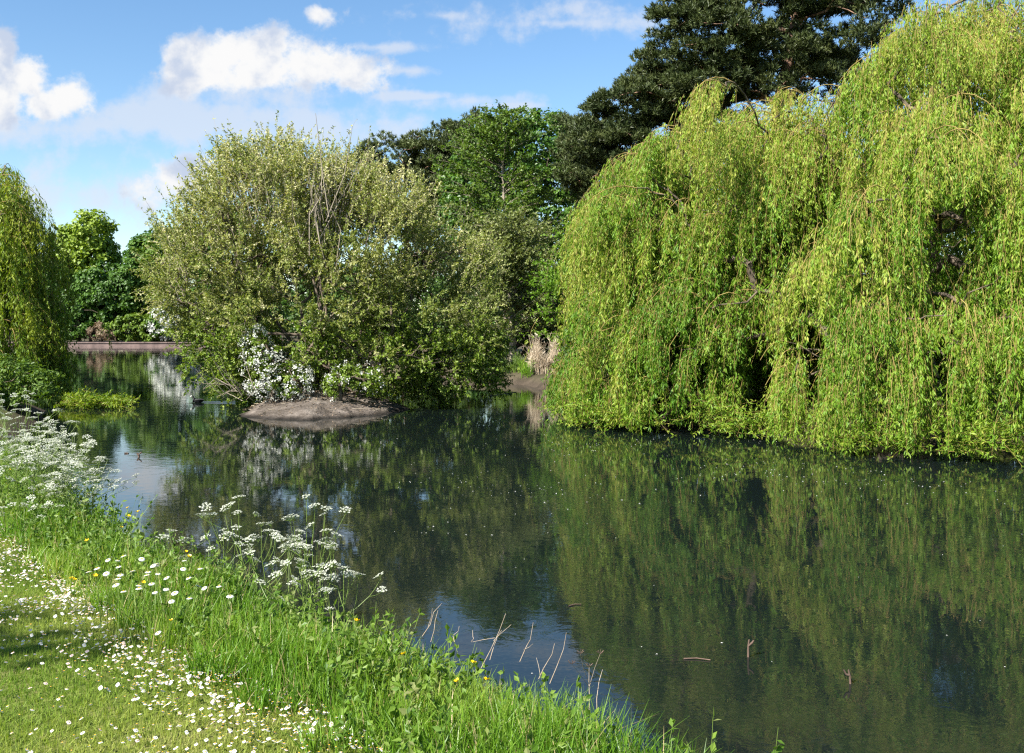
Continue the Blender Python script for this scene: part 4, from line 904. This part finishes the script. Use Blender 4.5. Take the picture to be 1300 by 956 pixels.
floating('long thin stick floating flat on the dark water', 868, 837, 902, 839, .006)
floating('short stick floating near the willow reflection', 722, 770, 738, 768, .006)
floating('thin stick floating in the channel right of the island', 622, 503, 655, 498, .02)
floating('dark branch end floating by the low willow bough at the left', 158, 576, 163, 576, .02)

# fluff and petals on the water
r = RNG(310)
def specks(n, px0, px1, py0, py1, conc, s0, s1):
    px = r.uniform(px0, px1, n); py = py0 + (py1 - py0) * r.uniform(0, 1, n) ** conc; Yq = H * F / (py - HY); xq = PX(px, Yq); s = r.uniform(s0, s1, n)
    k = (pond_dist(xq, Yq) < -.1) & (r.uniform(0, 1, n) < .12 + .88 * sstep(.5, .72, vnoise(xq, Yq, 1.1, 2.))); xq, Yq, s = xq[k], Yq[k], s[k]; c = np.stack([xq, Yq, 0 * xq + .003], 1); a = r.uniform(0, 2 * pi, len(xq)); d = np.stack([np.cos(a), np.sin(a), 0 * a], 1)
    return leaves(c, d, np.tile(np.array([[0, 0, 1.]]), (len(c), 1)), s, s * .8, r.uniform(0, 1, len(c)), .25, .5)
V, Fc, T = [np.concatenate(z_) if i != 1 else z_ for i, z_ in enumerate(zip(specks(800, 690, 1300, 552, 640, 1.6, .012, .035), specks(260, 500, 760, 545, 680, 1.4, .012, .03), specks(45, 600, 1300, 640, 860, 1, .008, .02)))]
off, fs_ = 0, []
for f__, v__ in zip(Fc, (0, 0, 0)): fs_.append(f__ + off); off += len(f__) * 4
sp = build('floating_fluff', [(V, np.concatenate(fs_), 0, T)], [M['blossom']]); tag(sp, 'white specks of fluff and petals floating on the water', 'floating fluff', kind='stuff')

# ------------------------------------------------------------------ the coot
Yc_ = H * F / (511 - HY); cx = PX(251, Yc_)
ct = thing('coot', 'black coot with a white bill swimming left on the open water', 'bird', (cx, Yc_, 0))
me = bpy.data.meshes.new('body'); sk = [(.20, 0, .075, .02), (.14, 0, .055, .05), (.06, 0, .045, .085), (-.05, 0, .045, .085), (-.115, 0, .075, .06), (-.135, 0, .135, .034), (-.15, 0, .19, .034), (-.175, 0, .205, .034), (-.20, 0, .20, .018)]
me.from_pydata([s[:3] for s in sk], [(i, i + 1) for i in range(len(sk) - 1)], []); me.materials.append(M['cootblack'])
bo = bpy.data.objects.new('body', me); COL.objects.link(bo); bo.parent = ct
sm = bo.modifiers.new('Skin', 'SKIN'); sm.use_smooth_shade = True
for i, s in enumerate(sk):
    v = me.skin_vertices[0].data[i]; v.radius = (s[3], s[3] * (.85 if i in (2, 3) else 1)); v.use_root = (i == 3)
ss = bo.modifiers.new('Subdivision', 'SUBSURF'); ss.levels = ss.render_levels = 2
V, Fc, _ = tubes(np.array([[(-.195, 0, .215), (-.215, 0, .205), (-.25, 0, .19)]]), np.array([[.019, .015, .003]]), 8); build('bill', [(V, Fc, 0, None)], [M['cootwhite']], ct, smooth=True)
for sgn in (-1, 1):
    V, Fc, _ = tubes(np.array([[(-.05, sgn * .075, .085), (.06, sgn * .078, .09), (.19, sgn * .03, .095)]]), np.array([[.03, .036, .006]]), 8); build('wing', [(V, Fc, 0, None)], [M['cootblack']], ct, smooth=True)

# a park tree standing outside the frame that shades the lawn
r = RNG(330); so_ = np.array([-9.4, -.2, .55]); st_ = thing('park_tree', 'leafy park tree beside the lawn, outside the picture, casting its shade on the daisies', 'tree', so_)
SL = [(np.array([-9.3, .55, 7.2]), np.array([1.7, .42, .4])), (np.array([-8.8, -.1, 7.4]), np.array([1.3, .2, .4])), (np.array([-9.2, 1.3, 7.0]), np.array([1.2, .16, .3])), (np.array([-8.0, .1, 6.9]), np.array([.7, .45, .4])), (np.array([-10.6, -.6, 7.0]), np.array([1.2, 1.0, .8]))]
ps, ou = puffs(SL, r, 52, .2); V, Fc, T = leaf_puffs(r, ps, ou, 40, .3, .13, .09)
build('crown', [(V - so_, Fc, 0, T)], [M['oak']], st_); build('trunk', limbs(np.zeros(3), np.array([.2, .3, 5.2]), ps - so_, r, .016, .22), [M['bark']], st_, smooth=True)

# ------------------------------------------------------------------ light, sky, camera
AZ = math.radians(226.0)     # compass bearing of the sun from +Y, clockwise
EL = math.radians(41.0)
sdir = Vector((math.sin(AZ) * math.cos(EL), math.cos(AZ) * math.cos(EL), math.sin(EL)))
sl = bpy.data.lights.new('sun', 'SUN'); sl.energy = 5.0; sl.angle = math.radians(.53); sl.color = (1, .955, .87)
so = bpy.data.objects.new('sun', sl); COL.objects.link(so); so.rotation_euler = sdir.to_track_quat('Z', 'Y').to_euler(); so.location = (-20, -30, 40)

world = bpy.data.worlds.new('World'); sc.world = world; world.use_nodes = True
nt = world.node_tree; nt.nodes.clear(); lk = nt.links.new
sky = N(nt, 'ShaderNodeTexSky', sky_type='NISHITA'); sky.sun_disc = False; sky.sun_elevation = EL; sky.sun_rotation = AZ
sky.air_density = 1.0; sky.dust_density = .3; sky.ozone_density = 1.1
tc = N(nt, 'ShaderNodeTexCoord'); sx = N(nt, 'ShaderNodeSeparateXYZ'); lk(tc.outputs['Generated'], sx.inputs[0])
def math_(op, a, b=None, c=None, clamp=False):
    n = N(nt, 'ShaderNodeMath', operation=op); n.use_clamp = clamp
    for i, v in enumerate((a, b, c)):
        if v is None: continue
        if isinstance(v, (int, float)): n.inputs[i].default_value = v
        else: lk(v, n.inputs[i])
    return n.outputs[0]
yy = math_('MAXIMUM', sx.outputs[1], .05)
u = math_('DIVIDE', sx.outputs[0], yy); v = math_('DIVIDE', sx.outputs[2], yy)
cv = N(nt, 'ShaderNodeCombineXYZ'); lk(u, cv.inputs[0]); lk(v, cv.inputs[1])
def noise(vec, scale, detail, rough=.55):
    n = N(nt, 'ShaderNodeTexNoise'); n.inputs['Scale'].default_value = scale; n.inputs['Detail'].default_value = detail; n.inputs['Roughness'].default_value = rough; lk(vec, n.inputs[0]); return n
def vadd(vec, off):
    n = N(nt, 'ShaderNodeVectorMath', operation='ADD'); lk(vec, n.inputs[0]); n.inputs[1].default_value = off; return n.outputs[0]
def blobs(bl, vec):
    acc = None
    for (px, py, a, b, wgt) in bl:
        m1 = N(nt, 'ShaderNodeVectorMath', operation='SUBTRACT'); lk(vec, m1.inputs[0]); m1.inputs[1].default_value = ((px - 650) / F, (HY - py) / F, 0)
        m2 = N(nt, 'ShaderNodeVectorMath', operation='MULTIPLY'); lk(m1.outputs[0], m2.inputs[0]); m2.inputs[1].default_value = (F / a, F / b, 0)
        m3 = N(nt, 'ShaderNodeVectorMath', operation='LENGTH'); lk(m2.outputs[0], m3.inputs[0])
        f = math_('MULTIPLY', math_('SUBTRACT', 1.35, m3.outputs['Value']), wgt)
        acc = f if acc is None else math_('SMOOTH_MAX', acc, f, .15)
    return acc
HARD = [(255, 80, 52, 36, 1.), (320, 66, 72, 40, 1.), (385, 82, 70, 34, 1.), (440, 92, 42, 28, .9), (345, 92, 110, 26, .9), (404, 20, 30, 18, .75), (-5, 75, 28, 40, 1.1), (35, 100, 36, 32, 1.1), (88, 120, 44, 28, 1.05), (-20, 120, 70, 44, 1.), (60, 130, 50, 24, .9),
        (212, 226, 55, 32, .7), (560, -160, 140, 50, .9), (250, -200, 160, 60, .9), (-150, 40, 90, 40, .9), (980, -220, 200, 60, .8), (150, -330, 120, 70, .9), (700, -420, 200, 80, .9)]
SOFT = [(330, 150, 60, 20, 1.), (130, 158, 50, 22, 1.), (30, 170, 70, 22, .8), (210, 232, 70, 34, 1.), (540, 122, 70, 7, .9), (640, 134, 60, 6, .9), (480, 60, 60, 6, .6), (720, 30, 120, 10, .7), (30, 250, 90, 30, .7), (560, 20, 70, 8, .6), (185, 148, 80, 30, 1.15), (270, 156, 130, 32, 1.1), (400, 162, 120, 28, 1.), (100, 165, 110, 25, .7), (520, 90, 30, 7, .7), (600, 128, 90, 11, .75), (250, 215, 200, 40, .55), (60, 240, 140, 60, .5), (680, 20, 130, 24, .55), (340, 120, 130, 26, .7)]
n1 = noise(cv.outputs[0], 13, 7, .58); n2 = noise(cv.outputs[0], 34, 6, .62); n3 = noise(vadd(cv.outputs[0], (.014, -.024, 0)), 15, 5, .55)
hard = blobs(HARD, cv.outputs[0]); soft = blobs(SOFT, cv.outputs[0])
dis = math_('ADD', math_('MULTIPLY', math_('SUBTRACT', n1.outputs[0], .5), 3.2), math_('MULTIPLY', math_('SUBTRACT', n2.outputs[0], .5), 1.3))
def smap(x, a, b, o0=0., o1=1.):
    n = N(nt, 'ShaderNodeMapRange', interpolation_type='SMOOTHSTEP'); lk(x, n.inputs[0]); n.inputs[1].default_value = a; n.inputs[2].default_value = b; n.inputs[3].default_value = o0; n.inputs[4].default_value = o1; return n.outputs[0]
dens_h = smap(math_('ADD', hard, dis), .18, .80)
dens_s = smap(math_('ADD', soft, math_('MULTIPLY', dis, 1.15)), .0, 1.0, 0, .72)
# lit tops, bluish bases: compare the cloud's thickness with the point a little lower and farther from the sun
thick = smap(math_('ADD', math_('SUBTRACT', n3.outputs[0], n1.outputs[0]), math_('MULTIPLY', hard, .07)), -.17, .10)
lit = N(nt, 'ShaderNodeMix', data_type='RGBA'); lk(thick, lit.inputs[0]); lit.inputs[6].default_value = (.60, .69, .86, 1); lit.inputs[7].default_value = (1.0, 1.0, 1.0, 1)
veil = N(nt, 'ShaderNodeMix', data_type='RGBA'); veil.inputs[7].default_value = (.66, .72, .86, 1)
CL = 6.0
csc = N(nt, 'ShaderNodeVectorMath', operation='SCALE'); lk(lit.outputs[2], csc.inputs[0]); csc.inputs['Scale'].default_value = CL
hs = N(nt, 'ShaderNodeHueSaturation'); hs.inputs['Saturation'].default_value = 1.2; hs.inputs['Value'].default_value = 1.24; lk(sky.outputs[0], hs.inputs['Color'])
mx1 = N(nt, 'ShaderNodeMix', data_type='RGBA'); lk(dens_s, mx1.inputs[0]); lk(hs.outputs[0], mx1.inputs[6]); mx1.inputs[7].default_value = (.78 * CL, .84 * CL, .95 * CL, 1)
mx2 = N(nt, 'ShaderNodeMix', data_type='RGBA'); lk(dens_h, mx2.inputs[0]); lk(mx1.outputs[2], mx2.inputs[6]); lk(csc.outputs[0], mx2.inputs[7])
# clouds only above the horizon and ahead (the rest of the sky is clear)
ahead = math_('MULTIPLY', smap(sx.outputs[1], .12, .3), smap(sx.outputs[2], .0, .03))
mx3 = N(nt, 'ShaderNodeMix', data_type='RGBA'); lk(ahead, mx3.inputs[0]); lk(hs.outputs[0], mx3.inputs[6]); lk(mx2.outputs[2], mx3.inputs[7])
bg = N(nt, 'ShaderNodeBackground'); bg.inputs[1].default_value = .055; lk(mx3.outputs[2], bg.inputs[0])
lk(bg.outputs[0], N(nt, 'ShaderNodeOutputWorld').inputs[0])

cam = bpy.data.cameras.new('camera'); co = bpy.data.objects.new('camera', cam); COL.objects.link(co)
co.location = (0, 0, H); co.rotation_euler = (pi / 2, 0, 0)
cam.sensor_width = 36; cam.lens = 36 * F / 1300; cam.shift_y = -(478 - HY) / 1300; cam.clip_end = 4000; cam.clip_start = .05
sc.camera = co
sc.view_settings.view_transform = 'Standard'; sc.view_settings.look = 'None'; sc.view_settings.exposure = 1.55; sc.view_settings.gamma = 1
sc.view_settings.use_curve_mapping = False
cy = sc.cycles; cy.max_bounces = 5; cy.diffuse_bounces = 3; cy.glossy_bounces = 3; cy.transmission_bounces = 3; cy.transparent_max_bounces = 4
cy.caustics_reflective = False; cy.caustics_refractive = False; cy.sample_clamp_indirect = 6; cy.use_denoising = False; cy.filter_width = 1.25
